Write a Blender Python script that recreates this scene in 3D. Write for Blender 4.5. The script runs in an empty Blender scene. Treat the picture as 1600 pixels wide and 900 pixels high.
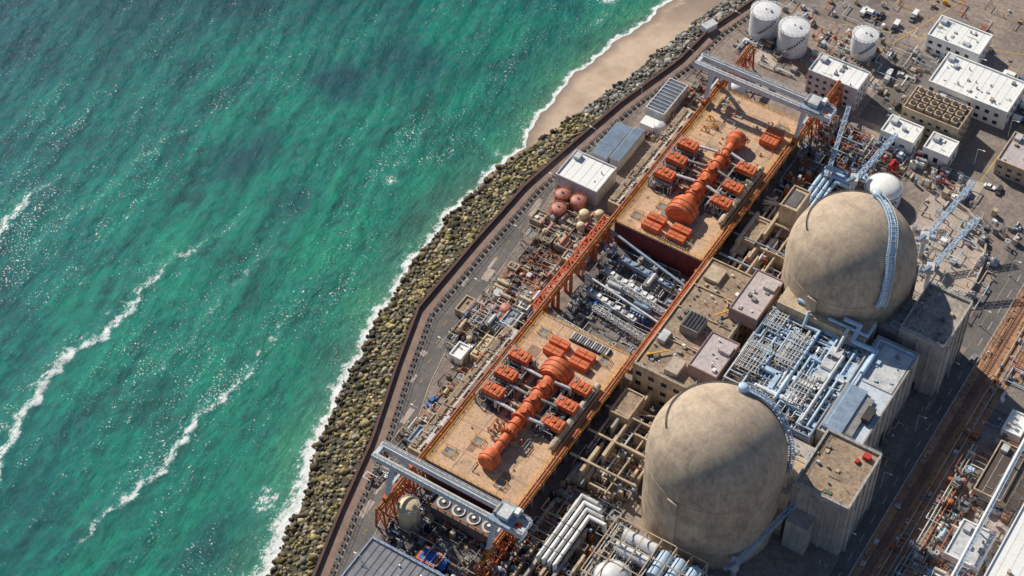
import bpy, math, random
import numpy as np
from mathutils import Vector
R=random.Random(7); rng=np.random.default_rng(7)
scene=bpy.context.scene
scene.view_settings.view_transform='Standard'; scene.view_settings.look='None'; scene.view_settings.exposure=0
# world frame: X = inland (from the sea), Y = along the coast, Z = up, plant grade z=0, sea z=-5
cd=bpy.data.cameras.new("camera");cam=bpy.data.objects.new("camera",cd);scene.collection.objects.link(cam);scene.camera=cam
cd.sensor_width=36; cd.lens=68.04; cd.clip_end=12000; cd.clip_start=1
cam.location=(246.6,-391.6,551.5); cam.rotation_euler=(math.radians(40),0,math.radians(32.2))
SUN_EL=38; SH=(0.93,-0.367)
sd=bpy.data.lights.new("sun","SUN");sun=bpy.data.objects.new("sun",sd);scene.collection.objects.link(sun)
sd.energy=5.0; sd.angle=math.radians(.5); sd.color=(1,.92,.77)
dv=Vector((SH[0],SH[1],-math.tan(math.radians(SUN_EL)))); sun.rotation_euler=dv.to_track_quat('-Z','Y').to_euler()
w=bpy.data.worlds.new("World");scene.world=w;w.use_nodes=True
nt=w.node_tree; sky=nt.nodes.new("ShaderNodeTexSky");sky.sky_type='NISHITA';sky.sun_disc=False
sky.sun_elevation=math.radians(SUN_EL); sky.sun_rotation=math.atan2(-SH[0],-SH[1]); sky.ozone_density=2.5; sky.dust_density=.3
nt.links.new(sky.outputs[0],nt.nodes['Background'].inputs[0]); nt.nodes['Background'].inputs[1].default_value=.075

# ---------------------------------------------------------------- materials
def ramp(n,stops,interp='LINEAR'):
    r=n.new("ShaderNodeValToRGB"); cr=r.color_ramp; cr.interpolation=interp
    while len(cr.elements)<len(stops): cr.elements.new(.5)
    for e,(p,c) in zip(cr.elements,stops):
        e.position=p; e.color=(c[0],c[1],c[2],1) if not isinstance(c,(int,float)) else (c,c,c,1)
    return r
def mat(name,col,rough=.75,var=.22,scale=.25,metal=0,streak=0.0,grime=.35,gcol=(.05,.04,.03),bump=0,lo=.5):
    m=bpy.data.materials.new(name);m.use_nodes=True;n=m.node_tree.nodes;l=m.node_tree.links;b=n['Principled BSDF']
    tc=n.new("ShaderNodeTexCoord")
    no=n.new("ShaderNodeTexNoise");no.inputs['Scale'].default_value=scale;no.inputs['Detail'].default_value=6;no.inputs['Roughness'].default_value=.65
    l.new(tc.outputs['Object'],no.inputs['Vector'])
    r=ramp(n,[(.3,[c*(1-var) for c in col]),(.7,[min(1,c*(1+var)) for c in col])]);l.new(no.outputs['Fac'],r.inputs[0])
    out=r.outputs[0]
    mp=n.new("ShaderNodeMapping");l.new(tc.outputs['Object'],mp.inputs[0]);mp.inputs['Scale'].default_value=(1,1,.12 if streak else 1)
    n2=n.new("ShaderNodeTexNoise");n2.inputs['Scale'].default_value=.9;n2.inputs['Detail'].default_value=8;n2.inputs['Roughness'].default_value=.75
    l.new(mp.outputs[0],n2.inputs['Vector'])
    r2=ramp(n,[(lo,0.0),(lo+.2,1.0)]);l.new(n2.outputs['Fac'],r2.inputs[0])
    mu=n.new("ShaderNodeMath");mu.operation='MULTIPLY';mu.inputs[1].default_value=grime;l.new(r2.outputs[0],mu.inputs[0])
    mx=n.new("ShaderNodeMixRGB");l.new(mu.outputs[0],mx.inputs[0]);l.new(out,mx.inputs[1]);mx.inputs[2].default_value=(*gcol,1)
    l.new(mx.outputs[0],b.inputs['Base Color'])
    b.inputs['Roughness'].default_value=rough;b.inputs['Metallic'].default_value=metal
    if bump:
        bp=n.new("ShaderNodeBump");bp.inputs['Strength'].default_value=bump;bp.inputs['Distance'].default_value=.3;l.new(n2.outputs['Fac'],bp.inputs['Height']);l.new(bp.outputs[0],b.inputs['Normal'])
    return m
ORG=mat('orange_paint',(.72,.155,.045),.6,.3,.35,grime=.6,gcol=(.22,.06,.035),lo=.42)
RUST=mat('rust_orange_steel',(.48,.135,.04),.75,.4,.5,grime=.55)
DKRED=mat('maroon_paint',(.17,.03,.035),.7,.3,.3)
TAN=mat('tan_deck_concrete',(.62,.41,.265),.9,.22,.16,grime=.6,gcol=(.26,.16,.11),lo=.45)
BEI=mat('beige_concrete',(.52,.41,.29),.9,.28,.3,streak=1,grime=.5)
CONC=mat('grey_concrete',(.42,.38,.35),.9,.25,.2,streak=1,grime=.5)
DCONC=mat('dark_concrete',(.15,.14,.14),.9,.35,.25)
BRN=mat('brown_roofing',(.38,.28,.20),.9,.32,.2,grime=.65,lo=.45)
LIL=mat('lilac_grey_roofing',(.54,.47,.47),.9,.14,.2,grime=.45,lo=.48)
WHT=mat('white_painted_metal',(.86,.86,.85),.5,.05,.2,grime=.3,gcol=(.38,.34,.3),streak=1)
TANKW=mat('tank_white_paint',(.72,.73,.76),.45,.1,.15,grime=.5,gcol=(.36,.25,.18),streak=1)
BLU=mat('pale_blue_steel',(.45,.60,.78),.45,.2,.4,grime=.35,gcol=(.16,.14,.13))
BLG=mat('blue_grey_metal',(.25,.33,.45),.45,.3,.3,grime=.4)
LBG=mat('light_grey_metal',(.58,.59,.61),.4,.25,.4,grime=.45)
CRN=mat('crane_grey_paint',(.56,.61,.68),.5,.15,.3,grime=.4,gcol=(.2,.15,.12))
GRY=mat('grey_machine_paint',(.25,.24,.24),.6,.4,.4)
DRK=mat('dark_steel',(.045,.04,.045),.6,.4,.4)
YEL=mat('yellow_paint',(.76,.40,.03),.5,.25,.5)
PNK=mat('faded_red_tank',(.50,.20,.16),.55,.25,.3,grime=.4)
CRM=mat('cream_tank',(.66,.54,.34),.5,.12,.2,streak=1)
BLUE=mat('blue_paint',(.02,.12,.48),.5,.2,.4)
GLS=mat('dark_glass',(.03,.04,.06),.15,.2,.5)
RED=mat('red_paint',(.55,.04,.03),.5,.2,.5)
GRN=mat('green_paint',(.07,.16,.09),.6,.2,.5)
ASP=mat('asphalt',(.165,.15,.145),.92,.28,.07,grime=.55,gcol=(.06,.055,.055),lo=.44)
ASP2=mat('worn_asphalt',(.25,.215,.195),.92,.3,.1,grime=.6,gcol=(.08,.07,.065),lo=.44)
WALK=mat('walkway_paving',(.27,.18,.145),.9,.25,.2,grime=.5)
SEAW=mat('seawall_weathering_steel',(.11,.06,.05),.85,.35,.3)
DIRT=mat('rust_dirt',(.46,.25,.145),.95,.35,.12,grime=.65,gcol=(.13,.07,.05),lo=.44)
PAD=mat('pale_concrete_pad',(.48,.40,.345),.92,.25,.12,grime=.5,gcol=(.14,.11,.09),lo=.46)
PYW=mat('yellow_marking',(.6,.38,.05),.8,.3,1)
PWH=mat('white_marking',(.7,.7,.68),.8,.3,1)

# ---------------------------------------------------------------- mesh builder
class B:
    def __init__(s): s.V=[];s.F=[];s.M=[];s.S=[];s.mats=[]
    def mi(s,m):
        if m not in s.mats: s.mats.append(m)
        return s.mats.index(m)
    def add(s,vs,fs,m,sm=False):
        o=len(s.V);s.V+=[tuple(v) for v in vs];i=s.mi(m)
        for f in fs: s.F.append([o+k for k in f]);s.M.append(i);s.S.append(sm)
    def box(s,x0,x1,y0,y1,z0,z1,m):
        s.add([(x0,y0,z0),(x1,y0,z0),(x1,y1,z0),(x0,y1,z0),(x0,y0,z1),(x1,y0,z1),(x1,y1,z1),(x0,y1,z1)],
          [(3,2,1,0),(4,5,6,7),(0,1,5,4),(1,2,6,5),(2,3,7,6),(3,0,4,7)],m)
    def cb(s,x,y,z,sx,sy,h,m,rot=0):
        c,n=math.cos(rot),math.sin(rot);vs=[]
        for zz in (z,z+h):
            for a,b in ((-1,-1),(1,-1),(1,1),(-1,1)):
                dx,dy=a*sx/2,b*sy/2;vs.append((x+dx*c-dy*n,y+dx*n+dy*c,zz))
        s.add(vs,[(3,2,1,0),(4,5,6,7),(0,1,5,4),(1,2,6,5),(2,3,7,6),(3,0,4,7)],m)
    def beam(s,p,q,w,m,h=None):
        p=Vector(p);q=Vector(q);d=q-p
        if d.length<1e-4: return
        d.normalize();up=Vector((0,0,1)) if abs(d.z)<.95 else Vector((0,1,0))
        a=d.cross(up).normalized();u=a.cross(d).normalized();h=h or w
        vs=[]
        for e in (p,q):
            for i,j in ((-1,-1),(1,-1),(1,1),(-1,1)): vs.append(e+a*i*w/2+u*j*h/2)
        s.add(vs,[(3,2,1,0),(4,5,6,7),(0,1,5,4),(1,2,6,5),(2,3,7,6),(3,0,4,7)],m)
    def cyl(s,p,q,r,m,seg=14,r2=None,cap=True):
        p=Vector(p);q=Vector(q);d=(q-p)
        if d.length<1e-4:return
        d.normalize();up=Vector((0,0,1)) if abs(d.z)<.95 else Vector((0,1,0))
        a=d.cross(up).normalized();u=a.cross(d).normalized();r2=r if r2 is None else r2
        vs=[];
        for e,rr in ((p,r),(q,r2)):
            for k in range(seg):
                t=2*math.pi*k/seg;vs.append(e+a*math.cos(t)*rr+u*math.sin(t)*rr)
        s.add(vs,[(k,(k+1)%seg,seg+(k+1)%seg,seg+k) for k in range(seg)],m,True)
        if cap: s.add(vs,[tuple(range(seg))[::-1],tuple(range(seg,2*seg))],m)
    def rev(s,c,prof,m,seg=48):
        vs=[];n=len(prof)
        for r,z in prof:
            for k in range(seg):
                t=2*math.pi*k/seg;vs.append((c[0]+r*math.cos(t),c[1]+r*math.sin(t),c[2]+z))
        fs=[(i*seg+k,i*seg+(k+1)%seg,(i+1)*seg+(k+1)%seg,(i+1)*seg+k) for i in range(n-1) for k in range(seg)]
        s.add(vs,fs,m,True)
    def cap(s,c,r,h,m,seg=24,rings=6):
        s.rev(c,[(max(.01,r*math.cos(i*math.pi/2/rings)),h*math.sin(i*math.pi/2/rings)) for i in range(rings+1)],m,seg)
    def pipe(s,pts,r,m,seg=8):
        for a,b in zip(pts,pts[1:]): s.cyl(a,b,r,m,seg)
        for a in pts[1:-1]:
            s.rev((a[0],a[1],a[2]),[(max(.01,r*1.08*math.cos(t)),r*1.08*math.sin(t)) for t in np.linspace(-1.57,1.57,5)],m,seg)
    def lattice(s,p,q,w,h,m,t=.3,step=None):
        p=Vector(p);q=Vector(q);d=q-p;L=d.length;d.normalize();up=Vector((0,0,1)) if abs(d.z)<.95 else Vector((0,1,0))
        a=d.cross(up).normalized();u=a.cross(d).normalized();n=max(1,int(L/(step or max(w,h))))
        cs=[a*i*w/2+u*j*h/2 for i,j in ((-1,-1),(1,-1),(1,1),(-1,1))]
        for c in cs: s.beam(p+c,q+c,t,m)
        for k in range(n+1):
            e=p+d*L*k/n
            for i in range(4): s.beam(e+cs[i],e+cs[(i+1)%4],t*.7,m)
            if k<n:
                f=p+d*L*(k+1)/n
                for i in range(4):
                    s.beam((e if k%2 else f)+cs[i],(f if k%2 else e)+cs[(i+1)%4],t*.7,m)
    def rail(s,pts,m,h=1.1,step=2.5):
        for a,b in zip(pts,pts[1:]):
            a=Vector(a);b=Vector(b);L=(b-a).length;n=max(1,int(L/step))
            for zz in (h,h*.5): s.beam(a+Vector((0,0,zz)),b+Vector((0,0,zz)),.1,m)
            for k in range(n+1):
                e=a.lerp(b,k/n);s.beam(e,e+Vector((0,0,h)),.1,m)
    def obj(s,name):
        me=bpy.data.meshes.new(name);me.from_pydata(s.V,[],s.F)
        for m in s.mats: me.materials.append(m)
        me.polygons.foreach_set('material_index',s.M);me.polygons.foreach_set('use_smooth',s.S)
        me.update();o=bpy.data.objects.new(name,me);scene.collection.objects.link(o);return o

def skid(b,x,y,z,s,pal):
    m=R.choice(pal);m2=R.choice(pal);w_=s;d=s*R.uniform(.5,.8);h=s*R.uniform(.4,.75);fl=R.random()<.5
    if fl: w_,d=d,w_
    b.cb(x,y,z,w_*1.25,d*1.25,.3,DCONC);b.cb(x,y,z+.3,w_,d,h,m)
    for k in range(5):
        t=(k-2)/5
        if fl: b.cb(x+w_*.62,y+t*d,z+.4,w_*.22,d*.08,h*.85,m2)
        else: b.cb(x+t*w_,y-d*.62,z+.4,w_*.08,d*.22,h*.85,m2)
    if fl: b.cyl((x,y-d*.45,z+h+.3+s*.14),(x,y+d*.45,z+h+.3+s*.14),s*.13,m2,10)
    else: b.cyl((x-w_*.45,y,z+h+.3+s*.14),(x+w_*.45,y,z+h+.3+s*.14),s*.13,m2,10)
    for k in (-1,0,1): b.cyl((x+k*w_*.28,y+d*.3,z+h+.3),(x+k*w_*.28,y+d*.3,z+h+.3+s*.25),.12,LBG,6)
def clutter(b,x0,x1,y0,y1,z,n,pal,smin=.5,smax=3,hmax=3):
    for i in range(n):
        x=R.uniform(x0,x1);y=R.uniform(y0,y1);k=R.random();m=R.choice(pal);s=smin+(smax-smin)*R.random()**1.6;h=R.uniform(.3,1)*hmax*min(1,.45+s/smax)
        if k<.30:
            sx=s;sy=s*R.uniform(.4,1.3);b.cb(x,y,z,sx,sy,h,m)
            if R.random()<.6: b.cb(x+R.uniform(-.2,.2)*sx,y,z+h,sx*.45,sy*.5,h*.3,R.choice(pal))
            if R.random()<.4: b.cyl((x+.2*sx,y-.2*sy,z+h),(x+.2*sx,y-.2*sy,z+h*1.4),.14,LBG,6)
        elif k<.44 and smax>1.5: skid(b,x,y,z,min(4.5,s*1.35),pal)
        elif k<.55:
            r=s*.35;b.cyl((x,y,z),(x,y,z+h),r,m,14);b.cap((x,y,z+h),r,r*.35,m,14,3);b.cyl((x,y,z+h*.6),(x,y,z+h*.64),r*1.06,DRK,14)
        elif k<.66:
            r=s*.3;L=s*1.6
            if R.random()<.5: b.cyl((x-L/2,y,z+r+.3),(x+L/2,y,z+r+.3),r,m,12)
            else: b.cyl((x,y-L/2,z+r+.3),(x,y+L/2,z+r+.3),r,m,12)
            b.cb(x,y,z,.5,.5,.6,GRY)
        elif k<.9:
            r=R.uniform(.08,.24);zz=z+R.uniform(.3,1)*hmax;pts=[(x,y,z),(x,y,zz)];cx,cy=x,y
            for j in range(R.randint(2,4)):
                L=R.uniform(2,3.5*smax)*R.choice((-1,1))
                if j%2: cy=min(y1,max(y0,cy+L))
                else: cx=min(x1,max(x0,cx+L))
                pts.append((cx,cy,zz))
            pts.append((cx,cy,z));b.pipe(pts,r,m,6)
        else:
            sx,sy=s*1.3,s*1.3
            for a in (-1,1):
                for c in (-1,1): b.beam((x+a*sx/2,y+c*sy/2,z),(x+a*sx/2,y+c*sy/2,z+hmax),.2,m)
                b.beam((x-sx/2,y+a*sy/2,z+hmax),(x+sx/2,y+a*sy/2,z+hmax),.2,m);b.beam((x+a*sx/2,y-sy/2,z+hmax),(x+a*sx/2,y+sy/2,z+hmax),.2,m)
                b.beam((x-sx/2,y+a*sy/2,z),(x+sx/2,y+a*sy/2,z+hmax),.14,m)
            b.cb(x,y,z+hmax*.6,sx*.8,sy*.8,.15,GRY)
def roofstuff(b,x0,x1,y0,y1,z,n,pal=None):
    pal=pal or [LBG,GRY,WHT,BEI]
    for i in range(n):
        x=R.uniform(x0+1.5,x1-1.5);y=R.uniform(y0+1.5,y1-1.5);s=R.uniform(.5,1.6);m=R.choice(pal);k=R.random()
        if k<.5: b.cb(x,y,z,s,s*R.uniform(.6,1.4),R.uniform(.4,1.3),m);
        elif k<.8: b.cyl((x,y,z),(x,y,z+R.uniform(.4,1.2)),s*.3,m,10)
        else:
            L=R.uniform(1,5)
            if x+L<x1-1: b.cyl((x,y,z+.3),(x+L,y,z+.3),.12,m,6)
def shell(b,x0,x1,y0,y1,z0,z1,wall,roof,par=.7,t=.45):
    b.box(x0,x1,y0,y1,z0,z1-par,wall)
    b.box(x0+t,x1-t,y0+t,y1-t,z1-par,z1-par+.05,roof)
    for a in ((x0,x1,y0,y0+t),(x0,x1,y1-t,y1),(x0,x0+t,y0+t,y1-t),(x1-t,x1,y0+t,y1-t)): b.box(*a,z1-par,z1,wall)
def facade(b,x0,x1,y0,y1,z0,z1,floors,step=4,m=GLS):
    fh=(z1-z0-1)/floors
    for f in range(floors):
        za=z0+fh*f+fh*.35;zb=za+fh*.4
        for k in range(int((x1-x0)/step)):
            xa=x0+step*(k+.25);b.box(xa,xa+step*.45,y0-.06,y0,za,zb,m);b.box(xa-.1,xa+step*.45+.1,y0-.16,y0,za-.15,za-.02,LBG)
        for k in range(int((y1-y0)/step)):
            ya=y0+step*(k+.25);b.box(x1,x1+.06,ya,ya+step*.45,za,zb,m);b.box(x1,x1+.16,ya-.1,ya+step*.45+.1,za-.15,za-.02,LBG)
def building(name,x0,x1,y0,y1,h,wall=WHT,roof=WHT,floors=1,stuff=5,step=4,z0=-.05):
    b=B();shell(b,x0,x1,y0,y1,z0,h,wall,roof)
    if floors: facade(b,x0,x1,y0,y1,max(0,z0),h-.8,floors,step)
    b.box(x0+1,x0+2.2,y0-.08,y0,0,2.2,GRY)
    if (x1-x0)*(y1-y0)>90: # roof seams
        for xx in np.arange(x0+3,x1-1,3.3): b.box(xx,xx+.14,y0+.5,y1-.5,h-.65,h-.60,LBG)
        b.box(x0+1.5,x0+4,y1-4.5,y1-1.5,h-.65,h+.9,LBG)
    roofstuff(b,x0,x1,y0,y1,h-.65,stuff);return b.obj(name)

# ---------------------------------------------------------------- coast curves (metres)
WL=[(250,-400),(60,-260),(22,-200),(-1.7,-156),(-4.1,-146),(-11.6,-117.5),(-21.8,-92),(-28.9,-66.6),(-36.1,-36.1),(-40.1,-9),(-42.2,20.5),(-40.6,45.5),(-38,68.5),(-40.4,81),(-41.7,95.6),(-41.5,115.7),(-38.1,136),(-33.7,155),(-30,177),(-28.8,197),(-24,240),(0,340),(160,600)]
RI=[(266,-400),(76,-260),(36,-200),(12.9,-150.3),(10.7,-140),(3.3,-115),(-4.3,-85.4),(-15.9,-52.6),(-24,-27),(-24.2,11),(-23.5,46.7),(-19.2,78),(-15,106),(-7.1,140),(-5.2,164),(1,187),(6,206),(20,240),(50,340),(200,600)]
RO=[(250,-400),(61,-260),(23,-200),(-.7,-156),(-10.6,-117.5),(-20.8,-92),(-28,-66.6),(-35,-36.1),(-39.1,-9),(-41.2,20.5),(-39.5,45.5),(-35,68),(-31.5,78),(-26.5,98),(-21,120),(-17,145),(-14,164),(-9,187),(-4,206),(10,240),(40,340),(190,600)]
def ev(L):
    ys=np.array([p[1] for p in L]);xs=np.array([p[0] for p in L]);return lambda y:np.interp(y,ys,xs)
xw,xi,xo=ev(WL),ev(RI),ev(RO)
def wob(y,s=1):return s*(1.1*np.sin(y*.21)+.8*np.sin(y*.47+1)+.5*np.sin(y*1.1+2))
def grid(xs,ys,zf,name,mt,attrs):
    X,Y=np.meshgrid(xs,ys);Z=zf(X,Y);nx,ny=len(xs),len(ys)
    co=np.stack([X,Y,Z],-1).reshape(-1,3).astype(np.float32)
    idx=np.arange(nx*ny).reshape(ny,nx);f=np.stack([idx[:-1,:-1],idx[:-1,1:],idx[1:,1:],idx[1:,:-1]],-1).reshape(-1,4)
    me=bpy.data.meshes.new(name);me.vertices.add(len(co));me.vertices.foreach_set('co',co.ravel())
    me.loops.add(f.size);me.loops.foreach_set('vertex_index',f.ravel().astype(np.int32));me.polygons.add(len(f))
    me.polygons.foreach_set('loop_start',np.arange(0,f.size,4,dtype=np.int32));me.polygons.foreach_set('loop_total',np.full(len(f),4,dtype=np.int32))
    me.polygons.foreach_set('use_smooth',np.ones(len(f),dtype=bool));me.update(calc_edges=True)
    for k,fn in attrs.items():
        at=me.attributes.new(k,'FLOAT','POINT');at.data.foreach_set('value',fn(X,Y).astype(np.float32).ravel())
    me.materials.append(mt);o=bpy.data.objects.new(name,me);scene.collection.objects.link(o);return o
def spaced(a,b,st,far):
    L=list(np.arange(a,b+.01,st));d=st;lo=a;hi=b;pre=[];post=[]
    while lo>-far: d*=1.35;lo-=d;pre.append(lo)
    d=st
    while hi<far: d*=1.35;hi+=d;post.append(hi)
    return np.array(pre[::-1]+L+post)
# ---- ground
def gz(X,Y):
    w_,o_,i_=xw(Y)+wob(Y,.6),xo(Y),xi(Y)
    slope_s=-5+ (X-w_)*.10
    zb=np.minimum(slope_s,-1.6)
    zo=np.minimum(-5+np.maximum(o_-w_,0)*.10,-1.6)
    t=np.clip((X-o_)/np.maximum(i_-o_,.1),0,1)
    z=np.where(X<o_,zb,zo+(0-zo)*t);z=np.where(X<w_,np.maximum(-5+(X-w_)*.16,-30),z);return np.where(X>=i_,0,z)
gm=bpy.data.materials.new('ground_surface');gm.use_nodes=True;n=gm.node_tree.nodes;l=gm.node_tree.links;bs=n['Principled BSDF'];bs.inputs['Roughness'].default_value=.95
tc=n.new("ShaderNodeTexCoord")
def noise(n,l,src,sc,det=6,ro=.6):
    q=n.new("ShaderNodeTexNoise");q.inputs['Scale'].default_value=sc;q.inputs['Detail'].default_value=det;q.inputs['Roughness'].default_value=ro;l.new(src,q.inputs['Vector']);return q.outputs['Fac']
def mixc(n,l,f,a,b,mode='MIX'):
    m=n.new("ShaderNodeMixRGB");m.blend_type=mode
    for i,v in enumerate((f,a,b)):
        if hasattr(v,'node'): l.new(v,m.inputs[i])
        else: m.inputs[i].default_value=v if isinstance(v,(int,float)) else (*v,1)
    return m.outputs[0]
P=tc.outputs['Object']
a=noise(n,l,P,.03,8,.65);r1=ramp(n,[(.35,(.20,.165,.155)),(.5,(.31,.255,.23)),(.65,(.43,.34,.28))]);l.new(a,r1.inputs[0])
a2=noise(n,l,P,.5,8,.8);r2=ramp(n,[(.35,(.5,.5,.5)),(.65,(1.15,1.12,1.1))]);l.new(a2,r2.inputs[0])
base=mixc(n,l,1.0,r1.outputs[0],r2.outputs[0],'MULTIPLY')
sa=n.new("ShaderNodeAttribute");sa.attribute_name='sand';ra=n.new("ShaderNodeAttribute");ra.attribute_name='rip'
we=n.new("ShaderNodeAttribute");we.attribute_name='wet'
rs=ramp(n,[(.35,(.40,.30,.225)),(.65,(.60,.455,.35))]);l.new(noise(n,l,P,.08,8,.7),rs.inputs[0])
sand=mixc(n,l,we.outputs['Fac'],rs.outputs[0],(.20,.155,.13))
c1=mixc(n,l,sa.outputs['Fac'],base,sand);c2=mixc(n,l,ra.outputs['Fac'],c1,(.07,.06,.04));l.new(c2,bs.inputs['Base Color'])
def a_sand(X,Y):return ((X<xo(Y)+1)).astype(float)
def a_rip(X,Y):return ((X>xo(Y)-.5)&(X<xi(Y)+.5)).astype(float)
def a_wet(X,Y):
    d=X-xw(Y)-wob(Y,.6);return np.clip(1-d/5,0,1)*.9+np.clip((Y-150)/40,0,.75)*(d>=5)
xs=spaced(-70,30,1.25,5000);ys=spaced(-230,270,1.5,5000)
grid(xs,ys,gz,'ground',gm,{'sand':a_sand,'rip':a_rip,'wet':a_wet})
# ---- sea
def lineatt(pts,wd):
    ys_=np.array([p[1] for p in pts]);xs_=np.array([p[0] for p in pts]);st=np.array([p[2] for p in pts])
    def f(X,Y):
        xc=np.interp(Y,ys_,xs_)+1.1*np.sin(Y*.13)+.9*np.sin(Y*.37)+.5*np.sin(Y*.9);s=np.interp(Y,ys_,st,left=0,right=0)
        s=s*(.85+.2*np.sin(Y*.23+1)*np.sin(Y*.61))
        d=X-xc;return s*np.maximum(np.where(d<0,np.exp(-(d/(wd*1.5))**2),np.exp(-(d/(wd*.7))**2)),.45*np.where(d<0,np.exp(-(d/(wd*5))**2),0))
    return f
F1=lineatt([(-100,-185,.4),(-108,-162,.85),(-119,-137,1.0),(-121,-114,1.05),(-117,-96,1.0),(-118,-69,.75),(-117,-48,.6),(-110,-25,.35),(-105,-5,0)],2.1)
F2=lineatt([(-66,-185,0),(-65,-162,.65),(-63,-147,.85),(-62,-124,.95),(-63,-102,.85),(-62,-80,.6),(-63,-55,.45),(-66,-15,0)],1.7)
F3=lineatt([(-186,-95,.4),(-184,-77,.95),(-185,-60,.8),(-186,-35,0)],2.0)
F4=lineatt([(-172,-110,0),(-165,-60,.35),(-160,0,.4),(-150,40,0)],2)
F5=lineatt([(-92,-140,0),(-90,-100,.35),(-90,-60,.45),(-92,-20,.35),(-96,10,0)],2)
def gauss(X,Y,x,y,a,b):return np.exp(-((X-x)/a)**2-((Y-y)/b)**2)
def foam(X,Y):
    d=xw(Y)+wob(Y,.8)-X
    wd=np.interp(Y,[-160,-110,-70,0,60,100,200],[7.5,6.5,4.2,3.0,2.4,2.0,2.6])
    sh=np.exp(-(np.maximum(d,0)/wd)**1.6)*1.05
    sh2=.42*np.exp(-np.maximum(d,0)/(wd*2.8))
    return np.maximum.reduce([F1(X,Y),F2(X,Y),F3(X,Y),F4(X,Y),F5(X,Y),sh,sh2,.65*gauss(X,Y,-23,-122,6,7),.6*gauss(X,Y,-72,25,3.5,3),.65*gauss(X,Y,-54,162,7,4),.5*gauss(X,Y,-50,150,3,9),.5*gauss(X,Y,-45,60,2,5)])
def dark(X,Y):
    return np.clip(1.3*gauss(X,Y,-121,59,14,11)+1.0*gauss(X,Y,-128,3,10,16)+.8*gauss(X,Y,-96,-5,9,12)+1.0*gauss(X,Y,-225,70,45,45)+.8*gauss(X,Y,-100,85,20,14)+.6*gauss(X,Y,-30,-150,12,22)+.5*gauss(X,Y,-62,110,10,25)+.5*gauss(X,Y,-90,-170,30,20)+.7*gauss(X,Y,-160,105,45,30)+.5*gauss(X,Y,-75,150,20,30),0,1)
def sz(X,Y):
    near=(np.abs(X+120)<260)&(np.abs(Y)<320)
    d=xw(Y)-X
    k=np.clip(d/40,0,1)
    h=.28*np.sin(X*.34+.8*np.sin(Y*.05))+.16*np.sin(X*.8+Y*.22+1.2*np.sin(Y*.09))+.12*np.sin(X*.55-Y*.5)
    return -5+near*k*h+near*.5*(F1(X,Y)+F2(X,Y)+F3(X,Y))
wm=bpy.data.materials.new('sea_water');wm.use_nodes=True;n=wm.node_tree.nodes;l=wm.node_tree.links;bs=n['Principled BSDF']
tc=n.new("ShaderNodeTexCoord");P=tc.outputs['Object']
def at(nm):
    q=n.new("ShaderNodeAttribute");q.attribute_name=nm;return q.outputs['Fac']
def mth(op,a,b=None,c=None):
    q=n.new("ShaderNodeMath");q.operation=op
    for i,v in enumerate((a,b,c)):
        if v is None: continue
        if hasattr(v,'node'): l.new(v,q.inputs[i])
        else: q.inputs[i].default_value=v
    return q.outputs[0]
def mapd(sc,rz=0):
    q=n.new("ShaderNodeMapping");l.new(P,q.inputs[0]);q.inputs['Scale'].default_value=sc;q.inputs['Rotation'].default_value=(0,0,rz);return q.outputs[0]
wn=noise(n,l,mapd((.02,.011,1)),1,7,.6)
amp=mth('MULTIPLY',mth('MINIMUM',mth('MULTIPLY',at('d'),4.0),1.0),.45)
dd=mth('ADD',at('d'),mth('MULTIPLY',mth('SUBTRACT',wn,.5),amp))
rr=ramp(n,[(0,(.11,.19,.115)),(.02,(.035,.20,.13)),(.07,(.002,.20,.145)),(.3,(.0,.195,.16)),(.55,(.0,.165,.16)),(.8,(.0,.12,.15)),(1,(.0,.085,.125))]);l.new(dd,rr.inputs[0])
m1=noise(n,l,mapd((.05,.03,1),.3),1,8,.62);q1=ramp(n,[(.34,(.6,.50,.60)),(.5,(1,.93,.97)),(.66,(1.3,1.22,1.05))]);l.new(m1,q1.inputs[0])
m2=noise(n,l,mapd((.5,.2,1),.15),1,9,.74);q2=ramp(n,[(.3,(.35,.45,.50)),(.5,(1,1,1)),(.72,(1.8,1.5,1.5))]);l.new(m2,q2.inputs[0])
c=mixc(n,l,1.0,rr.outputs[0],q1.outputs[0],'MULTIPLY');c=mixc(n,l,.9,c,q2.outputs[0],'MULTIPLY')
dk=mth('MULTIPLY',at('dark'),mth('MULTIPLY',noise(n,l,mapd((.06,.06,1)),1,8,.7),1.6))
c=mixc(n,l,mth('MINIMUM',dk,.88),c,(.0,.055,.095))
fn=noise(n,l,mapd((.5,.3,1),.1),1,12,.82)
ff=mth('ADD',at('foam'),mth('MULTIPLY',mth('SUBTRACT',fn,.5),3.4))
fr=ramp(n,[(.50,0.0),(.72,.8),(1.0,1.0)]);l.new(ff,fr.inputs[0])
gate=ramp(n,[(.08,0.0),(.4,1.0)]);l.new(at('foam'),gate.inputs[0])
fo=mth('MULTIPLY',fr.outputs[0],gate.outputs[0])
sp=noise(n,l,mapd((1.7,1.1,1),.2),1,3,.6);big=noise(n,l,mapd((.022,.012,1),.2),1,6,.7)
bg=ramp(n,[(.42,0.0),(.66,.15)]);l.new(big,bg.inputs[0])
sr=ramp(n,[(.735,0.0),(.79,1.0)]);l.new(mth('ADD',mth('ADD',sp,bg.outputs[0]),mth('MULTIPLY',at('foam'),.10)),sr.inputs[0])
foam_glint=mth('MAXIMUM',fo,mth('MULTIPLY',sr.outputs[0],.9))  # noise specks painted white as sun glints, merged with the foam mask
c=mixc(n,l,mth('MULTIPLY',gate.outputs[0],.3),c,(.05,.33,.27))
c=mixc(n,l,foam_glint,c,(.9,.92,.92));l.new(c,bs.inputs['Base Color'])
l.new(mth('ADD',.2,mth('MULTIPLY',foam_glint,.6)),bs.inputs['Roughness']);bs.inputs['IOR'].default_value=1.33;bs.inputs['Specular IOR Level'].default_value=.25
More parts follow.
